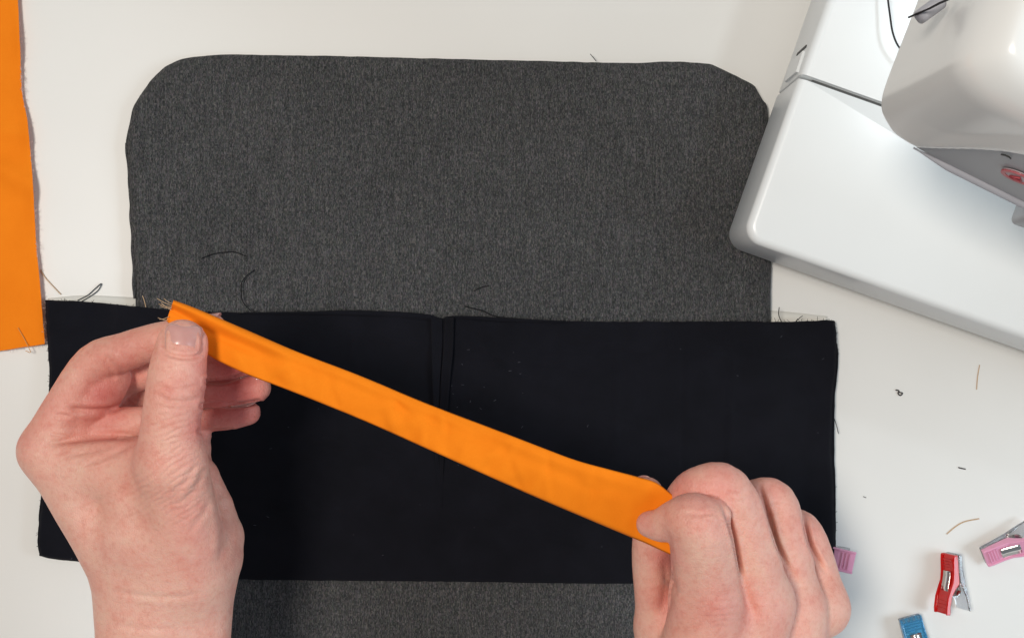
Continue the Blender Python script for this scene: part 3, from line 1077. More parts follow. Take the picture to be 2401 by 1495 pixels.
right_spec = dict(
    kf=0.5,
    palm=[
        dict(p=[(1600, 1780, 110, 110), (1620, 1650, 122, 110), (1650, 1500, 132, 95), (1657, 1395, 138, 80)]),
        dict(p=[(1700, 1780, 110, 110), (1720, 1650, 120, 100), (1760, 1500, 126, 85), (1785, 1415, 126, 74)]),
        dict(p=[(1780, 1780, 106, 105), (1800, 1650, 108, 100), (1850, 1500, 108, 85), (1862, 1425, 108, 68)]),
        dict(p=[(1800, 1780, 98, 100), (1840, 1650, 96, 105), (1780, 1500, 94, 84), (1924, 1425, 94, 64)]),
        dict(p=[(1600, 1700, 98, 90), (1580, 1560, 104, 80), (1553, 1470, 108, 60)], k=9),
    ],
    fingers=[
        # thumb under the strip
        dict(p=[(1556, 1500, 106, 62), (1536, 1400, 114, 48), (1530, 1310, 120, 49), (1528, 1240, 126, 45), (1518, 1155, 129, 38, 1.15)], k=5),
        # index
        dict(p=[(1656, 1398, 138, 82), (1650, 1310, 148, 77), (1634, 1228, 156, 70), (1590, 1218, 152, 50), (1553, 1230, 148, 40), (1522, 1228, 145, 31)], k=5),
        dict(p=[(1606, 1222, 151, 54), (1662, 1214, 152, 52)], k=5),
        # middle
        dict(p=[(1784, 1415, 126, 74), (1744, 1270, 134, 70), (1702, 1152, 142, 61), (1640, 1142, 143, 50), (1600, 1165, 136, 40), (1575, 1200, 128, 30)], k=5),
        # ring
        dict(p=[(1862, 1425, 108, 68), (1834, 1275, 110, 60), (1814, 1178, 113, 53), (1760, 1172, 114, 45), (1700, 1195, 108, 35)], k=5),
        # little
        dict(p=[(1924, 1425, 94, 62), (1904, 1315, 92, 53), (1878, 1242, 92, 45), (1830, 1232, 94, 38), (1780, 1245, 88, 30)], k=5),
    ],
    creases=[
        ([(1698, 1150), (1728, 1159), (1758, 1152)], 0.35, 5, 130), ([(1706, 1168), (1735, 1174), (1764, 1166)], 0.22, 5, 130),
        ([(1600, 1200), (1640, 1206), (1676, 1200)], 0.28, 5, 140), ([(1800, 1180), (1825, 1185), (1848, 1180)], 0.25, 5, 100),
        ([(1737, 1350), (1752, 1400), (1775, 1450)], 0.7, 9), ([(1560, 1350), (1578, 1368), (1590, 1395)], 0.5, 7), ([(1848, 1330), (1866, 1358), (1885, 1380)], 0.4, 8),
        ([(1690, 1168), (1716, 1245), (1732, 1320), (1742, 1375)], 1.5, 5), ([(1779, 1132), (1802, 1205), (1822, 1275), (1852, 1336)], 1.5, 5), ([(1883, 1200), (1900, 1275), (1940, 1348)], 1.4, 5),
        ([(1562, 1300), (1566, 1370), (1552, 1450)], 1.2, 14),
    ],
    ripples=[(1640, 1215, 50, 30, 4, 0.16, 15, 130), (1735, 1165, 40, 30, 0, 0.16, 15, 120), (1680, 1440, 70, 50, -8, 0.18, 16, 100)],
    bumps=[(1690, 1425, 40, 0.9, 100), (1790, 1435, 36, 0.8, 100)],
    red=[(1640, 1185, 60, 0.35, None), (1690, 1110, 60, 0.4, None), (1815, 1150, 45, 0.35, None), (1680, 1430, 60, 0.5, None), (1795, 1445, 60, 0.4, None), (1562, 1310, 38, 0.9, None),
         (1905, 1250, 50, 0.35, None), (1510, 1225, 30, 0.5, None), (1600, 1130, 40, 0.4, None), (1560, 1420, 40, 0.6, None)],
    pale=[(1620, 1300, 60, 0.3), (1510, 1330, 30, 0.3), (1530, 1480, 50, 0.4)],
)


left_hand, left_bvh = build_hand("hand", left_spec, "left hand pinching the folded end of the orange strip between thumb and fingers")
right_hand, right_bvh = build_hand("hand", right_spec, "right hand with curled fingers gripping the far end of the orange strip")

# thumbnail and the nails that peep out at the other fingertips
add_nail(left_hand, left_bvh, W(430, 795, 138), W(434, 740, 131) - W(425, 850, 131), (0.24, -0.02, 1), 11.8, 14.0, lift=0.3)
add_nail_arc(left_hand, W(496, 768, 110), W(496, 768, 110) - W(445, 780, 109), (0.15, 1.0, 0.12), 5.4, 10.5)
add_nail_arc(left_hand, W(604, 909, 89), W(604, 909, 89) - W(540, 916, 88), (0.1, 1.0, 0.05), 5.35, 11.5, half_deg=46)
add_nail_arc(left_hand, W(583, 968, 77), W(583, 968, 77) - W(540, 976, 76), (0.15, 1.0, 0.16), 4.9, 11.5, half_deg=46, lift=0.5)
add_nail_arc(right_hand, W(1518, 1155, 129), W(1518, 1155, 129) - W(1528, 1240, 126), (-0.3, 0.4, -0.9), 5.9, 11.5)

# ------------------------------------------------------------------ the orange strip stretched between the hands
ORT = [(407, 703), (440, 715), (480, 731), (576, 772), (697, 824), (841, 879), (1000, 945), (1150, 1002), (1241, 1037), (1350, 1078), (1446, 1104), (1484, 1114), (1537, 1130), (1571, 1155), (1610, 1185), (1650, 1210)]
ORB = [(390, 752), (440, 795), (490, 833), (528, 854), (588, 881), (673, 913), (769, 951), (865, 991), (1000, 1051), (1150, 1118), (1257, 1165), (1373, 1214), (1480, 1259), (1514, 1273), (1564, 1296), (1610, 1315)]
NS, NA = 260, 26
Tc, Bc = catmull(ORT, NS), catmull(ORB, NS)
sp = np.linspace(0, 1, NS)
va = np.linspace(0, 1, NA)
G = Tc[:, None] * (1 - va[None, :, None]) + Bc[:, None] * va[None, :, None]
Sg, Vg = np.meshgrid(sp, va, indexing='ij')
zc = 119.3 + (139.0 - 119.3) * np.clip((G[..., 0] - 440) / (1520 - 440), 0, 1)
zc = zc + 7.5 * (0.5 - Vg) * sstep(0.5, 0.85, Sg) * (1 - 0.6 * sstep(0.9, 1.0, Sg))
mmx = Sg * 205.0
mmy = Vg * 18.0
free = sstep(0.07, 0.2, Sg) * (1 - sstep(0.82, 0.95, Sg))
zt = zc + free * (1.3 * fnoise(mmx, mmy, 34, 51, 2) + 1.7 * fnoise(mmx - mmy * 0.7, mmy * 0.45, 11, 52, 2) * (0.5 + 0.5 * Vg))
pk = np.random.default_rng(91)
for _ in range(34):                                                           # small puckers and pressed creases
    s0, v0, L_, w_ = pk.uniform(0.10, 0.88), pk.uniform(0.15, 0.95), pk.uniform(4, 11), pk.uniform(0.8, 1.7)
    a_ = pk.normal(1.0, 0.45)
    dx_, dy_ = mmx - s0 * 205, mmy - v0 * 18
    u_, q_ = dx_ * math.cos(a_) + dy_ * math.sin(a_), -dx_ * math.sin(a_) + dy_ * math.cos(a_)
    zt += free * pk.choice([-1, 1]) * pk.uniform(0.2, 0.6) * np.exp(-(u_ / L_) ** 2) * np.tanh(q_ / w_) * np.exp(-(q_ / (3.2 * w_)) ** 2)
zt += free * (0.55 * np.exp(-((Vg - 0.16) / 0.09) ** 2) - 0.35 * np.exp(-((Vg - 0.36) / 0.1) ** 2))
zt += free * 0.6 * fnoise(mmx * 1.0 + mmy * 0.5, mmy * 0.8, 6.5, 58, 2) * sstep(0.3, 0.7, Vg)
zt += free * 0.8 * np.sin(np.pi * Vg)                                        # the two layers part a little
# rolled fold along the upper edge next to the thumb
roll = (1 - sstep(0.10, 0.26, Sg))
zt += roll * 2.6 * np.exp(-((Vg - 0.14) / 0.16) ** 2)
zt -= 1.0 * roll * np.exp(-((Vg - 0.42) / 0.12) ** 2)
zt += 1.6 * np.exp(-((Sg - 0.135) / 0.03) ** 2) * np.exp(-((Vg - 0.75) / 0.3) ** 2)
# dent and upturned lip in front of the right index finger
zt += 1.6 * np.exp(-((Sg - 0.885) / 0.02) ** 2) * np.exp(-((Vg - 0.25) / 0.3) ** 2)
zt -= 0.8 * np.exp(-((Sg - 0.90) / 0.025) ** 2) * np.exp(-((Vg - 0.55) / 0.2) ** 2)
zt += 2.0 * np.exp(-((Sg - 0.85) / 0.06) ** 2) * (Vg - 0.5)
zb_ = np.minimum(zc - 0.7 - free * 0.5 * np.sin(np.pi * Vg), zt - 0.5)
edge = np.minimum(Vg, 1 - Vg)
er = np.sqrt(np.clip(1 - (1 - np.clip(edge / 0.05, 0, 1)) ** 2, 0, 1))
midz = 0.5 * (zt + zb_)
zt2 = midz + (zt - midz) * er
zb2 = midz + (zb_ - midz) * er
kz = (CAM_H - zt2) / FPX
Vt = np.stack([(G[..., 0] - PW / 2) * kz, -(G[..., 1] - PH / 2) * kz, zt2], -1)
Vbm = Vt.copy()
Vbm[..., 2] = zb2
# loop: upper layer then lower layer back, joined at both folded edges, open at the ends
loop = np.concatenate([Vt, Vbm[:, -2:0:-1]], 1)
strip = thing("orange_strip", "long folded orange fabric strip stretched diagonally between the two hands", "fabric strip", (0, 0, 0))
mesh_obj("folded_strip", loop.reshape(-1, 3), grid_faces(NS, loop.shape[1], wrap_v=True), M["orange"], strip)
# raw end inside the fold and its loose fibres
fr_v, fr_f = [], []
for (x0, y0, x1, y1) in [(404, 716, 368, 699), (403, 719, 372, 712), (405, 712, 384, 699), (402, 722, 376, 717), (401, 726, 378, 709), (394, 750, 370, 744), (396, 742, 374, 748)]:
    P = [W(x0 + (x1 - x0) * t, y0 + (y1 - y0) * t + 2 * math.sin(3 * t), 120.5 - 2 * t) for t in np.linspace(0, 1, 6)]
    v, f_ = tube(P, 0.13, 5)
    fr_f += [[q + len(fr_v) for q in ff] for ff in f_]
    fr_v += list(v)
mesh_obj("frayed_end", fr_v, fr_f, M["thread_beige"], strip, kind="stuff")

# ------------------------------------------------------------------ the sewing machine
TH = math.radians(-19.5)
UX = np.array([math.cos(TH), math.sin(TH)])
VX = np.array([-math.sin(TH), math.cos(TH)])
BU0, BV0 = 80.4, 64.4               # left wall and front wall of the bed in the machine's own directions (mm)


def uv(u, v):
    return UX * u + VX * v


def rrect(u0, v0, u1, v1, radii, n=10):
    """rounded rectangle, counter-clockwise, radii at (u0v0, u1v0, u1v1, u0v1)"""
    out = []
    cs = [(u0, v0, 1, 1, 180), (u1, v0, -1, 1, 270), (u1, v1, -1, -1, 0), (u0, v1, 1, -1, 90)]
    for (u, v, su, sv, a0), r in zip(cs, radii):
        cu, cv = u + su * r, v + sv * r
        for a in np.linspace(a0, a0 + 90, n):
            out.append((cu + r * math.cos(math.radians(a)), cv + r * math.sin(math.radians(a))))
    return np.array(out)


def refine(poly, step=6.0):
    out = []
    n = len(poly)
    for i in range(n):
        a, b = poly[i], poly[(i + 1) % n]
        k = max(1, int(np.linalg.norm(b - a) / step))
        for t in range(k):
            out.append(a + (b - a) * t / k)
    return np.array(out)


def loft(poly, levels, to_world=True):
    n = len(poly)
    d = np.roll(poly, -1, 0) - np.roll(poly, 1, 0)
    nrm = np.stack([d[:, 1], -d[:, 0]], 1)
    nrm /= np.linalg.norm(nrm, axis=1, keepdims=True) + 1e-9
    V, F = [], []
    for (z, ins) in levels:
        q = poly - nrm * ins
        if to_world:
            q = q[:, :1] * UX[None] + q[:, 1:] * VX[None]
        V += [(x, y, z) for x, y in q]
    m = len(levels)
    for i in range(m - 1):
        for j in range(n):
            F.append((i * n + j, i * n + (j + 1) % n, (i + 1) * n + (j + 1) % n, (i + 1) * n + j))
    F.append([(m - 1) * n + j for j in range(n)])
    F.append([j for j in range(n)][::-1])
    return np.array(V), F


def round_levels(z0, z1, r_bot, r_top, k=7):
    lv = [(z0 + r_bot * (1 - math.cos(a)), r_bot * (1 - math.sin(a))) for a in np.linspace(0, math.pi / 2, 4)]
    lv += [(z1 - r_top + r_top * math.sin(a), r_top * (1 - math.cos(a))) for a in np.linspace(0, math.pi / 2, k)]
    return lv


def sharp_flat(o, deg=35):
    o.data.set_sharp_from_angle(angle=math.radians(deg))


mach = thing("sewing_machine", "white sewing machine with grey button panel standing at the upper right", "sewing machine", (*uv(230, 200), 0))
SEAM = 137.6


def bed_block(u0, v0, u1, v1, radii, soft, z0, z1, r_top):
    """bed block; soft = which of the sides (u0, v0, u1, v1) carry the large top rounding"""
    V, F = [], []
    lv = round_levels(z0, z1, 1.5, r_top)
    n = None
    for (z, ins) in lv:
        i4 = [ins if s_ else min(ins, 0.5) for s_ in soft]
        ring = rrect(u0 + i4[0], v0 + i4[1], u1 - i4[2], v1 - i4[3], [max(r - ins * 0.75, 0.3) for r in radii])
        n = len(ring)
        V += [(*uv(a, b), z) for a, b in ring]
    m = len(lv)
    for i in range(m - 1):
        for j in range(n):
            F.append((i * n + j, i * n + (j + 1) % n, (i + 1) * n + (j + 1) % n, (i + 1) * n + j))
    F.append([(m - 1) * n + j for j in range(n)])
    F.append([j for j in range(n)][::-1])
    return V, F


pv, pf = bed_block(BU0, BV0, BU0 + 330, SEAM - 0.5, (8, 4, 0.8, 0.8), (1, 1, 1, 0), 14, 64, 3.6)
o = mesh_obj("extension_table", pv, pf, M["bed"], mach); sharp_flat(o, 50)
pv, pf = bed_block(BU0 + 0.2, SEAM + 0.5, BU0 + 330, SEAM + 150, (0.8, 0.8, 4, 4), (1, 0, 1, 1), 14, 64.2, 3.6)
o = mesh_obj("free_arm", pv, pf, M["bed"], mach); sharp_flat(o, 50)
# darkness inside the joint
pv, pf = loft(rrect(BU0 + 6, SEAM - 1.2, BU0 + 325, SEAM + 1.2, (0.3,) * 4, 2), [(16, 0), (61.5, 0)])
mesh_obj("joint_core", pv, pf, M["dark"], mach, smooth=False)


def wall_quad(name, pts, mat, off=0.35, thick=0.6):
    """thin plate on the bed's left wall; pts = (v, z) in mm"""
    V = [(*uv(BU0 - off, v), z) for v, z in pts] + [(*uv(BU0 + thick, v), z) for v, z in pts]
    n = len(pts)
    F = [list(range(n)), list(range(n, 2 * n))[::-1]] + [(i, i + n, (i + 1) % n + n, (i + 1) % n) for i in range(n)]
    return mesh_obj(name, V, F, mat, mach, smooth=False)


wall_quad("latch_slot", [(SEAM + 15, 52), (SEAM + 16.2, 52), (SEAM + 16.2, 33), (SEAM + 15, 33)], M["dark"], 0.25)
wall_quad("latch", [(SEAM + 3, 55), (SEAM + 13, 53), (SEAM + 13, 28), (SEAM + 3, 30)], M["bed"], 0.9)

# head, arm and pillar: outlines at the head's lower edge, read at z = 178 mm
HZ = 178.0


def px_uv(x, y, z):
    w = W(x, y, z)[:2]
    return np.array([w @ UX, w @ VX])


left_back = px_uv(2062 + 88 * 2.6, 225 - 225 * 2.6, HZ)
front_pts = [px_uv(x, y, HZ) for x, y in [(2062, 225), (2056.5, 250), (2061, 273), (2083, 300), (2115, 328), (2150, 350)]]
fdir = px_uv(2400, 474, HZ) - px_uv(2150, 350, HZ)
fdir /= np.linalg.norm(fdir)
front_end = front_pts[-1] + fdir * 120
arm_r = front_end + np.array([190, 0])
back_v = left_back[1]
curve_f = catmull(front_pts, 26)
head_poly = np.vstack([left_back[None], px_uv(2106, 112, HZ)[None], curve_f, (front_pts[-1] + fdir * 60)[None], front_end[None], arm_r[None],
                       np.array([[arm_r[0], back_v + 10]]), np.array([[left_back[0] + 12, back_v + 10]])])
head_poly = refine(head_poly, 1.6)
for _ in range(30):
    head_poly = 0.5 * head_poly + 0.25 * (np.roll(head_poly, 1, 0) + np.roll(head_poly, -1, 0))
d_poly = np.roll(head_poly, -1, 0) - np.roll(head_poly, 1, 0)
n_poly = np.stack([d_poly[:, 1], -d_poly[:, 0]], 1)
n_poly /= np.linalg.norm(n_poly, axis=1, keepdims=True)
start = np.argmin(np.linalg.norm(head_poly - px_uv(2140, 345, HZ), axis=1))
n_panel = 84
idx = np.arange(start, start + n_panel)
arc = np.r_[0, np.cumsum(np.linalg.norm(np.diff(head_poly[idx], axis=0), axis=1))]


def panel_top(s):
    return np.interp(s, [0, 5, 10, 15, 20, 26, 34, 200], [HZ + 3.5, HZ + 20, HZ + 37, HZ + 50, HZ + 57, HZ + 61, HZ + 61, HZ + 59])


pt_all = np.full(len(head_poly), -1.0)
pt_all[idx] = panel_top(arc)
pt_all[start - 14:start] = HZ - 6 + 9.5 * np.linspace(0, 1, 14)
side_w = np.zeros(len(head_poly))
side_w[start - 14:start] = sstep(0, 1, np.linspace(0, 1, 14))
side_w[idx] = 1.0
LIPO = 1.8
lv = [(HZ - 1.0, 4.0), (HZ, 1.5), (HZ + 1.0, 0.6)] + [(z, 0.0) for z in np.arange(HZ + 2.5, HZ + 80, 1.5)]
RT, RH = 11.0, 22.0
zt_h = 276.0
lv += [(zt_h - RH + RH * math.sin(a), RT * (1 - math.cos(a))) for a in np.linspace(0.05, math.pi / 2, 14)]
lv = [q for q in lv if q[1] > 0 or q[0] < zt_h - RH]
pv, pf = loft(head_poly, lv)
nh = len(head_poly)
for i, (z, ins) in enumerate(lv):
    if z > HZ + 10 and ins > 0:                     # keep the inset rings of the crown free of loops
        q = pv[i * nh:(i + 1) * nh, :2]
        for _ in range(int(12 * ins)):
            q = 0.5 * q + 0.25 * (np.roll(q, 1, 0) + np.roll(q, -1, 0))
        pv[i * nh:(i + 1) * nh, :2] = q
for i, (z, ins) in enumerate(lv):
    rise = sstep(-1.0, 6.0, z - pt_all) * side_w
    dz_fade = np.clip(1 - (z - pt_all - 6) / 30.0, 0.15, 1)
    q = (n_poly * (LIPO * rise * dz_fade)[:, None])
    pv[i * nh:(i + 1) * nh, :2] += q[:, :1] * UX[None] + q[:, 1:] * VX[None]
head = mesh_obj("head", pv, pf, M["machine"], mach)
# pillar behind the picture's right edge joins arm and bed
pv, pf = loft(refine(rrect(front_end[0] + 60, front_end[1] + 4, arm_r[0] - 2, back_v + 6, (12, 12, 12, 12))), [(0, 2), (2, 0), (HZ + 10, 0)])
mesh_obj("pillar", pv, pf, M["machine"], mach)

# grey button panel on the front of the head

def on_front(s, z, out):
    q = np.stack([np.interp(s, arc, head_poly[idx][:, k]) for k in (0, 1)], -1)
    nq = np.stack([np.interp(s, arc, n_poly[idx][:, k]) for k in (0, 1)], -1)
    q = q + nq * out
    return np.array([*uv(q[0], q[1]), z])


ss = np.linspace(0.5, arc[-1], 70)
rows = 12
PV = []
for s in ss:
    for r in range(rows):
        z = HZ + 3.0 + (panel_top(s) - HZ - 3.0) * r / (rows - 1)
        PV.append(on_front(s, z, 0.5))
PVb = [on_front(s, HZ + 3.0 + (panel_top(s) - HZ - 3.0) * r / (rows - 1), -1.5) for s in ss for r in range(rows)]
nP = len(PV)
PF = grid_faces(70, rows) + grid_faces(70, rows, off=nP, flip=True)
ids = list(range(rows)) + [i * rows + rows - 1 for i in range(1, 70)] + [69 * rows + j for j in range(rows - 2, -1, -1)] + [i * rows for i in range(68, 0, -1)]
PF += [(ids[x], ids[(x + 1) % len(ids)], ids[(x + 1) % len(ids)] + nP, ids[x] + nP) for x in range(len(ids))]
panel = mesh_obj("button_panel", PV + PVb, PF, M["panel"], mach); sharp_flat(panel, 40)
# lower rim of the head
rim = [on_front(s, HZ + 1.0, 0.6) for s in np.linspace(0.0, arc[-1], 60)]
pv, pf = tube(rim, 1.7 * np.clip(np.linspace(0, 1, 60) * 10, 0.2, 1), 10)
mesh_obj("lower_rim", pv, pf, M["guide"], mach)


def front_hit(x, y):
    """point of the front panel seen at photo pixel x, y -> (s, z)"""
    best = None
    for s in np.linspace(0, arc[-1], 300):
        for z in np.linspace(HZ, HZ + 60, 61):
            q = proj(on_front(s, z, 0.9)[None])[0]
            e = (q[0] - x) ** 2 + (q[1] - y) ** 2
            if best is None or e < best[0]:
                best = (e, s, z)
    return best[1], best[2]


def front_disc(name, s0, z0, r0, r1, out, mat, parent, thick=0.6, n=36):
    """ring or disc on the front panel, in the panel's own plane"""
    V, F = [], []
    for k in range(n):
        a = 2 * math.pi * k / n
        for (r, o_) in ((r0, out - thick), (r0, out), (r1, out), (r1, out - thick)):
            V.append(on_front(s0 + r * math.cos(a), z0 + r * math.sin(a), o_))
    for k in range(n):
        for j in range(4):
            F.append((k * 4 + j, k * 4 + (j + 1) % 4, ((k + 1) % n) * 4 + (j + 1) % 4, ((k + 1) % n) * 4 + j))
    ob = mesh_obj(name, V, F, mat, parent, smooth=False)
    bmx = bmesh.new(); bmx.from_mesh(ob.data); bmesh.ops.recalc_face_normals(bmx, faces=bmx.faces); bmx.to_mesh(ob.data); bmx.free()
    return ob


bs, bz = front_hit(2388, 412)
btn = front_disc("button", bs, bz, 0.02, 5.6, 1.5, M["button_pale"], panel)
# the red ring and the mark inside it, raised on the button
front_disc("button_ring", bs, bz, 4.0, 5.6, 1.75, M["button_red"], panel)
gl = [(-2.0, -1.6), (0.0, 2.0), (2.0, -1.6)]
gp = [on_front(bs + a, bz + b, 1.75) for a, b in gl]
pv, pf = tube(np.vstack([gp[0], gp[1], gp[2], gp[0]]), 0.45, 6)
mesh_obj("button_mark", pv, pf, M["button_red"], panel)
ms, mz = front_hit(2361, 366)
pv, pf = tube([on_front(ms + a, mz + b, 1.0) for a, b in [(-1.6, -0.6), (-0.6, 0.5), (0.6, 0.6), (1.5, -0.2)]], 0.28, 6)
mesh_obj("panel_mark", pv, pf, M["dark"], panel)
# needle-threader lever just showing below the head at the right edge
kb = W(2412, 492, 150)
pv, pf = loft(rrect(-3, -5, 5, 4, (2.2,) * 4, 6), [(140, 0.4), (141, 0), (158, 0), (160, 1.0)], to_world=False)
pv[:, :2] = pv[:, :1] * UX + pv[:, 1:2] * VX + (kb[:2] + UX * 1.0)
mesh_obj("lever", pv, pf, M["panel"], mach)
# thread guide on the left of the head
gp0 = W(2182, 22, 232)
gx = np.array([*(UX * 0.8 + VX * 0.6), 0.0])
pv, pf = loft(rrect(-5.2, -2.2, 3.6, 2.2, (1.4, 2.0, 2.0, 1.4), 6), [(0, 0.3), (0.4, 0), (5.5, 0), (7, 1.2)], to_world=False)
ang = math.radians(36)
R2 = np.array([[math.cos(ang), -math.sin(ang)], [math.sin(ang), math.cos(ang)]])
pv[:, :2] = pv[:, :2] @ R2.T
pv = pv + np.array([gp0[0], gp0[1], 231.0])
mesh_obj("thread_guide", pv, pf, M["guide"], mach)
pv, pf = tube([W(2131, 41, 222), W(2150, 33, 236), W(2180, 20, 243), W(2203, 8, 246), W(2240, -8, 250)], 0.35, 6)
mesh_obj("needle_thread", pv, pf, M["thread_dark"], mach)
# work light under the head (a real lamp of the machine)
ll = np.array([183.0, 110.0, 172.0])
led = bpy.data.lights.new("work_light", 'AREA')
led.shape = 'DISK'; led.size = 0.016; led.energy = 0.05; led.color = (0.82, 0.93, 1.0)
led_o = bpy.data.objects.new("work_light", led)
scene.collection.objects.link(led_o)
led_o.location = (ll[0] * MM, ll[1] * MM, 0.1735)
led_o.rotation_euler = (0, 0, 0)

# ------------------------------------------------------------------ sewing clips


def extrude_profile(prof, y0, y1):
    n = len(prof)
    V = [(x, y0, z) for x, z in prof] + [(x, y1, z) for x, z in prof]
    F = [list(range(n))[::-1], list(range(n, 2 * n))] + [(i, (i + 1) % n, (i + 1) % n + n, i + n) for i in range(n)]
    return np.array(V, float), F


def make_clip(label, mat, frame, at_px, grounded=True, z_at=0.0, bumps=False):
    """frame: 3x3 whose columns are the clip's length, width and up directions; at_px: (x, y) of its middle"""
    root_loc = W(at_px[0], at_px[1], 0)
    parts = []
    lever = [(0, 1.5), (0, 3.0), (2.5, 3.5), (8, 4.0), (12, 4.8), (15, 6.4), (19, 8.3), (24, 9.6), (26.5, 9.8), (26.8, 8.6), (23, 8.1), (18.5, 6.6), (15.5, 4.4), (13.6, 2.3), (11.8, 2.0), (8, 1.9), (3, 1.6)]
    base = [(0, 1.3), (4, 1.4), (8, 1.6), (12.2, 1.7), (13.8, 1.4), (16, 0.6), (20, -0.9), (26.5, -1.6), (26.8, -2.8), (20, -2.2), (14, -1.2), (6, -0.6), (0, -0.4)]
    ctr = np.array([13.4, 0, 3.5])
    # lever = two side rails and a plate, so that it reads as a hollow moulded handle
    V, F = extrude_profile(lever, -5, 5)
    parts.append(("lever", V, F, mat))
    for yy in (-5.15, 4.15):
        rail = [(x, z + 0.9 if k < 9 else z) for k, (x, z) in enumerate(lever)]
        V, F = extrude_profile(rail, yy, yy + 1.0)
        parts.append(("rail", V, F, mat))
    for xg in (2.0, 3.3, 4.6, 5.9):
        V, F = extrude_profile([(xg, 3.0), (xg, 4.35), (xg + 0.5, 4.35), (xg + 0.5, 3.0)], -3.6, 3.6)
        parts.append(("grip_ridge", V, F, mat))
    for xg in (20.5, 22.1, 23.7):
        zg = np.interp(xg, [19, 24, 26.5], [8.3, 9.6, 9.8])
        V, F = extrude_profile([(xg, zg - 0.5), (xg, zg + 0.55), (xg + 0.6, zg + 0.7), (xg + 0.6, zg - 0.4)], -3.6, 3.6)
        parts.append(("grip_ridge", V, F, mat))
    V, F = extrude_profile(base, -5, 5)
    parts.append(("base", V, F, M["clear"]))
    path = catmull([(7.5, 4.75), (9.5, 5.05), (12.5, 5.9), (16, 6.9), (19.0, 5.2), (19.2, 1.8), (16.5, -0.6), (12, -1.7), (8, -1.3)], 30)
    nrm2 = np.gradient(path, axis=0)
    nrm2 = np.stack([-nrm2[:, 1], nrm2[:, 0]], 1) / np.linalg.norm(nrm2, axis=1, keepdims=True)
    prof = np.vstack([path + nrm2 * 0.25, (path - nrm2 * 0.25)[::-1]])
    n = len(path)
    Vs, Fs = [], []
    for y in (-2.6, 2.6):
        Vs += [(x, y, z) for x, z in prof]
    N2 = 2 * n
    for i in range(N2):
        j = (i + 1) % N2
        Fs.append((i, j, j + N2, i + N2))
    for i in range(n - 1):
        a, b = i, i + 1
        c, d = N2 - 2 - i, N2 - 1 - i
        Fs.append((a, d, c, b)); Fs.append((a + N2, b + N2, c + N2, d + N2))
    parts.append(("spring", np.array(Vs), Fs, M["spring"]))
    if bumps:
        for k, yb in enumerate((-3.6, -1.2, 1.2, 3.6)):
            V, F = extrude_profile([(-0.5, 2.2), (-0.3, 3.8), (0.6, 4.5), (1.6, 4.4), (1.8, 2.6)], yb - 0.65, yb + 0.65)
            parts.append(("tooth", V, F, M["clear"]))
    Rm = np.array(frame, float)
    allv = np.vstack([(v - ctr) @ Rm.T for _, v, _, _ in parts])
    lift = (-allv[:, 2].min() + 0.15) if grounded else z_at
    wmid = W(at_px[0], at_px[1], lift)
    root = thing("sewing_clip", label, "clip", (wmid[0], wmid[1], 0), "plastic sewing clips on the table")
    made = {}
    for nm, v, f_, mt in parts:
        P = (v - ctr) @ Rm.T + np.array([wmid[0], wmid[1], lift])
        par = root
        ob = mesh_obj(nm, P, f_, mt, root, smooth=(nm == "spring"))
        bmx = bmesh.new(); bmx.from_mesh(ob.data); bmesh.ops.recalc_face_normals(bmx, faces=bmx.faces); bmx.to_mesh(ob.data); bmx.free()
        if nm in ("lever", "base", "rail"):
            bv = ob.modifiers.new("soft_edges", 'BEVEL'); bv.width = 0.0004; bv.segments = 2; bv.limit_method = 'ANGLE'
        made[nm] = ob
    return root


def frame_from(xdir, zdir):
    x = np.array(xdir, float); x /= np.linalg.norm(x)
    z = np.array(zdir, float); z -= x * (z @ x); z /= np.linalg.norm(z)
    y = np.cross(z, x)
    return np.stack([x, y, z], 1)


make_clip("pink clear sewing clip with steel spring at the right edge of the picture", M["pink"], frame_from((0.88, 0.46, 0.06), (0.22, -0.42, 0.86)), (2372, 1280))
make_clip("red sewing clip lying on its side with a clear lower jaw", M["red"], frame_from((0.10, -1.0, 0.0), (-0.94, 0.0, 0.30)), (2229, 1366))
make_clip("blue sewing clip cut off by the bottom edge of the picture", M["blue"], frame_from((0.26, -0.96, 0.0), (0, 0, 1)), (2152, 1512), bumps=True)
make_clip("pale pink sewing clip half hidden under the black cloth beside the right hand", M["pink"], frame_from((0.95, -0.20, 0.0), (0, 0, 1)), (1930, 1300))

# ------------------------------------------------------------------ loose threads and lint


def thread(name, label, pts, z, r, mat, n=28, wob=0.0, zf=None):
    c = catmull(pts, n)
    if wob:
        c = c + np.stack([fnoise(np.arange(n) * 1.0, 0 * np.arange(n), 4, 61), fnoise(np.arange(n) * 1.0, 0 * np.arange(n), 4, 62)], 1) * wob
    P = [W(x, y, z if zf is None else zf(i / (n - 1))) for i, (x, y) in enumerate(c)]
    v, f_ = tube(P, r, 6)
    return tag(mesh_obj(name, v, f_, mat), label, "lint" if name == "lint" else "thread")


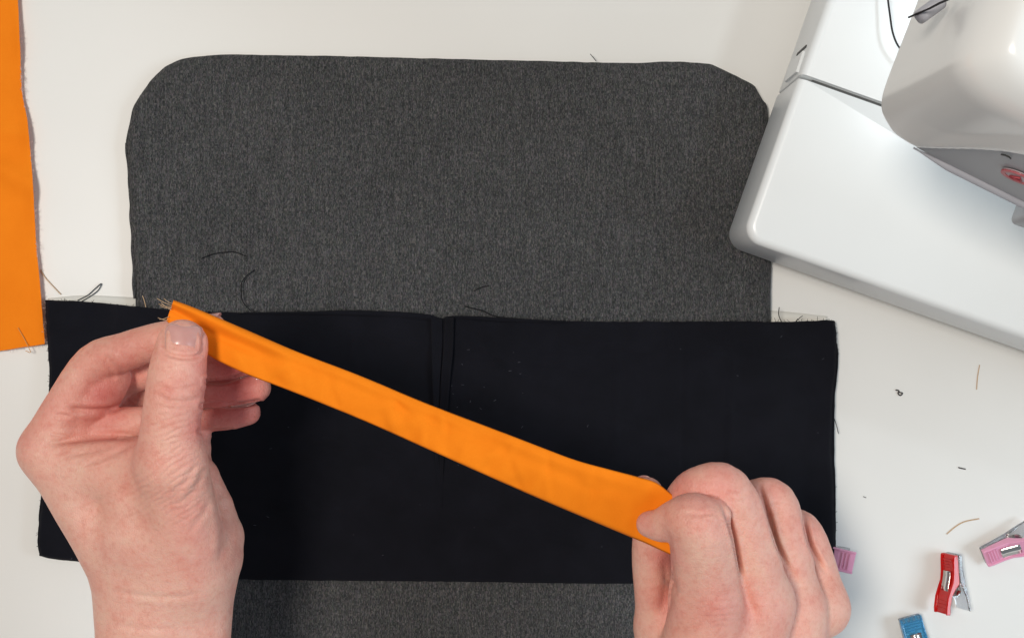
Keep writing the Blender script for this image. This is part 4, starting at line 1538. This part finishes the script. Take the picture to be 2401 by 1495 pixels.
thread("thread", "short beige thread lying upright on the white table at far right", [(2290, 913), (2292, 885), (2297, 855)], 0.3, 0.22, M["thread_beige"])
thread("thread", "curved beige thread on the table above the red clip", [(2220, 1251), (2240, 1234), (2262, 1222), (2296, 1215)], 0.3, 0.28, M["thread_beige"])
thread("lint", "small dark curl of lint on the table right of the black cloth", [(2100, 914), (2108, 916), (2105, 922), (2112, 926), (2116, 921), (2108, 919)], 0.5, 0.3, M["thread_dark"], wob=1.0)
thread("lint", "tiny dark fibre on the table above the curved beige thread", [(2247, 1095), (2254, 1097), (2264, 1099)], 0.3, 0.28, M["thread_dark"])
thread("lint", "tiniest grey speck of fibre close to the black cloth's right edge", [(2024, 1163), (2031, 1166)], 0.3, 0.16, M["thread_dark"], n=6)
thread("thread", "grey hairpin loop of thread at the upper left edge of the black cloth", [(182, 704), (205, 692), (222, 677), (238, 664), (230, 680), (212, 694), (192, 706)], 1.0, 0.20, M["thread_dark"], n=50)
thread("thread", "beige thread trailing from the orange cloth towards the black cloth", [(96, 632), (106, 650), (122, 668), (143, 690)], 0.6, 0.22, M["thread_beige"])
thread("thread", "beige thread on the grey panel's lower left edge", [(334, 693), (338, 704), (342, 720)], 9.8, 0.20, M["thread_beige"])
thread("thread", "black thread lying in an arc on the grey panel", [(474, 605), (495, 597), (520, 592), (550, 591), (575, 600)], 9.9, 0.2, M["thread_black"])
thread("thread", "black thread hooking from the grey panel down to the black cloth", [(597, 632), (580, 645), (567, 662), (566, 685), (570, 708), (588, 728)], 10.2, 0.21, M["thread_black"], zf=lambda t: 9.9 + 3.2 * t)
thread("thread", "black thread along the hem right of the centre seam", [(1090, 718), (1130, 728), (1165, 742), (1230, 748)], 10.5, 0.26, M["thread_black"], zf=lambda t: 10.0 + 3.6 * t)
thread("thread", "short black thread on the grey panel above the centre seam", [(1112, 682), (1128, 674), (1146, 670)], 9.8, 0.18, M["thread_black"])
thread("thread", "short dark thread poking from the black cloth's right edge", [(1953, 975), (1960, 992), (1966, 1016)], 5.0, 0.18, M["thread_black"])
thread("thread", "dark upright thread at the right end of the black cloth's top edge", [(1833, 756), (1826, 738), (1827, 720)], 9.0, 0.2, M["thread_black"])
thread("thread", "short slanting thread near the top right corner of the black cloth", [(1866, 754), (1874, 746), (1882, 740)], 9.0, 0.16, M["thread_black"])
thread("thread", "fine dark thread sticking up from the grey panel's top edge", [(1384, 127), (1390, 134), (1398, 144)], 5.0, 0.16, M["thread_black"])
thread("thread", "orange thread curling over the bottom corner of the orange cloth", [(42, 768), (56, 792), (66, 812), (72, 826), (60, 822)], 4.5, 0.16, M["thread_orange"], n=30)
thread("thread", "dark sewing thread hanging over the white machine bed behind the head", [(2078, -40), (2082, 0), (2087, 38), (2093, 76), (2106, 108), (2130, 135)], 74, 0.42, M["thread_dark"], n=40, zf=lambda t: 72 + 6 * t)

# pale lint flecks on the black cloth: too many and too small to name
lv_, lf_ = [], []
r_ = np.random.default_rng(77)
for k in range(60):
    x, y = r_.uniform(130, 1930), r_.uniform(770, 1330)
    if k < 14:
        x, y = r_.uniform(1020, 1280), r_.uniform(800, 960)
    a, L = r_.uniform(0, 3.14), r_.uniform(1.5, 7.0) ** 1.0
    zz = float(black_z(np.array([(x - PW / 2) * (CAM_H - 6) / FPX]), np.array([-(y - PH / 2) * (CAM_H - 6) / FPX]))[0]) + 0.25
    P = [W(x + math.cos(a) * L * t + math.sin(a) * L * 0.4 * t * t, y + math.sin(a) * L * t, zz) for t in (-0.5, 0, 0.5)]
    v, f_ = tube(P, r_.uniform(0.05, 0.10), 4)
    lf_ += [[q + len(lv_) for q in ff] for ff in f_]
    lv_ += list(v)
lint = mesh_obj("lint_flecks", lv_, lf_, M["lint"], kind="stuff")
tag(lint, "pale lint flecks scattered over the black cloth", "lint")
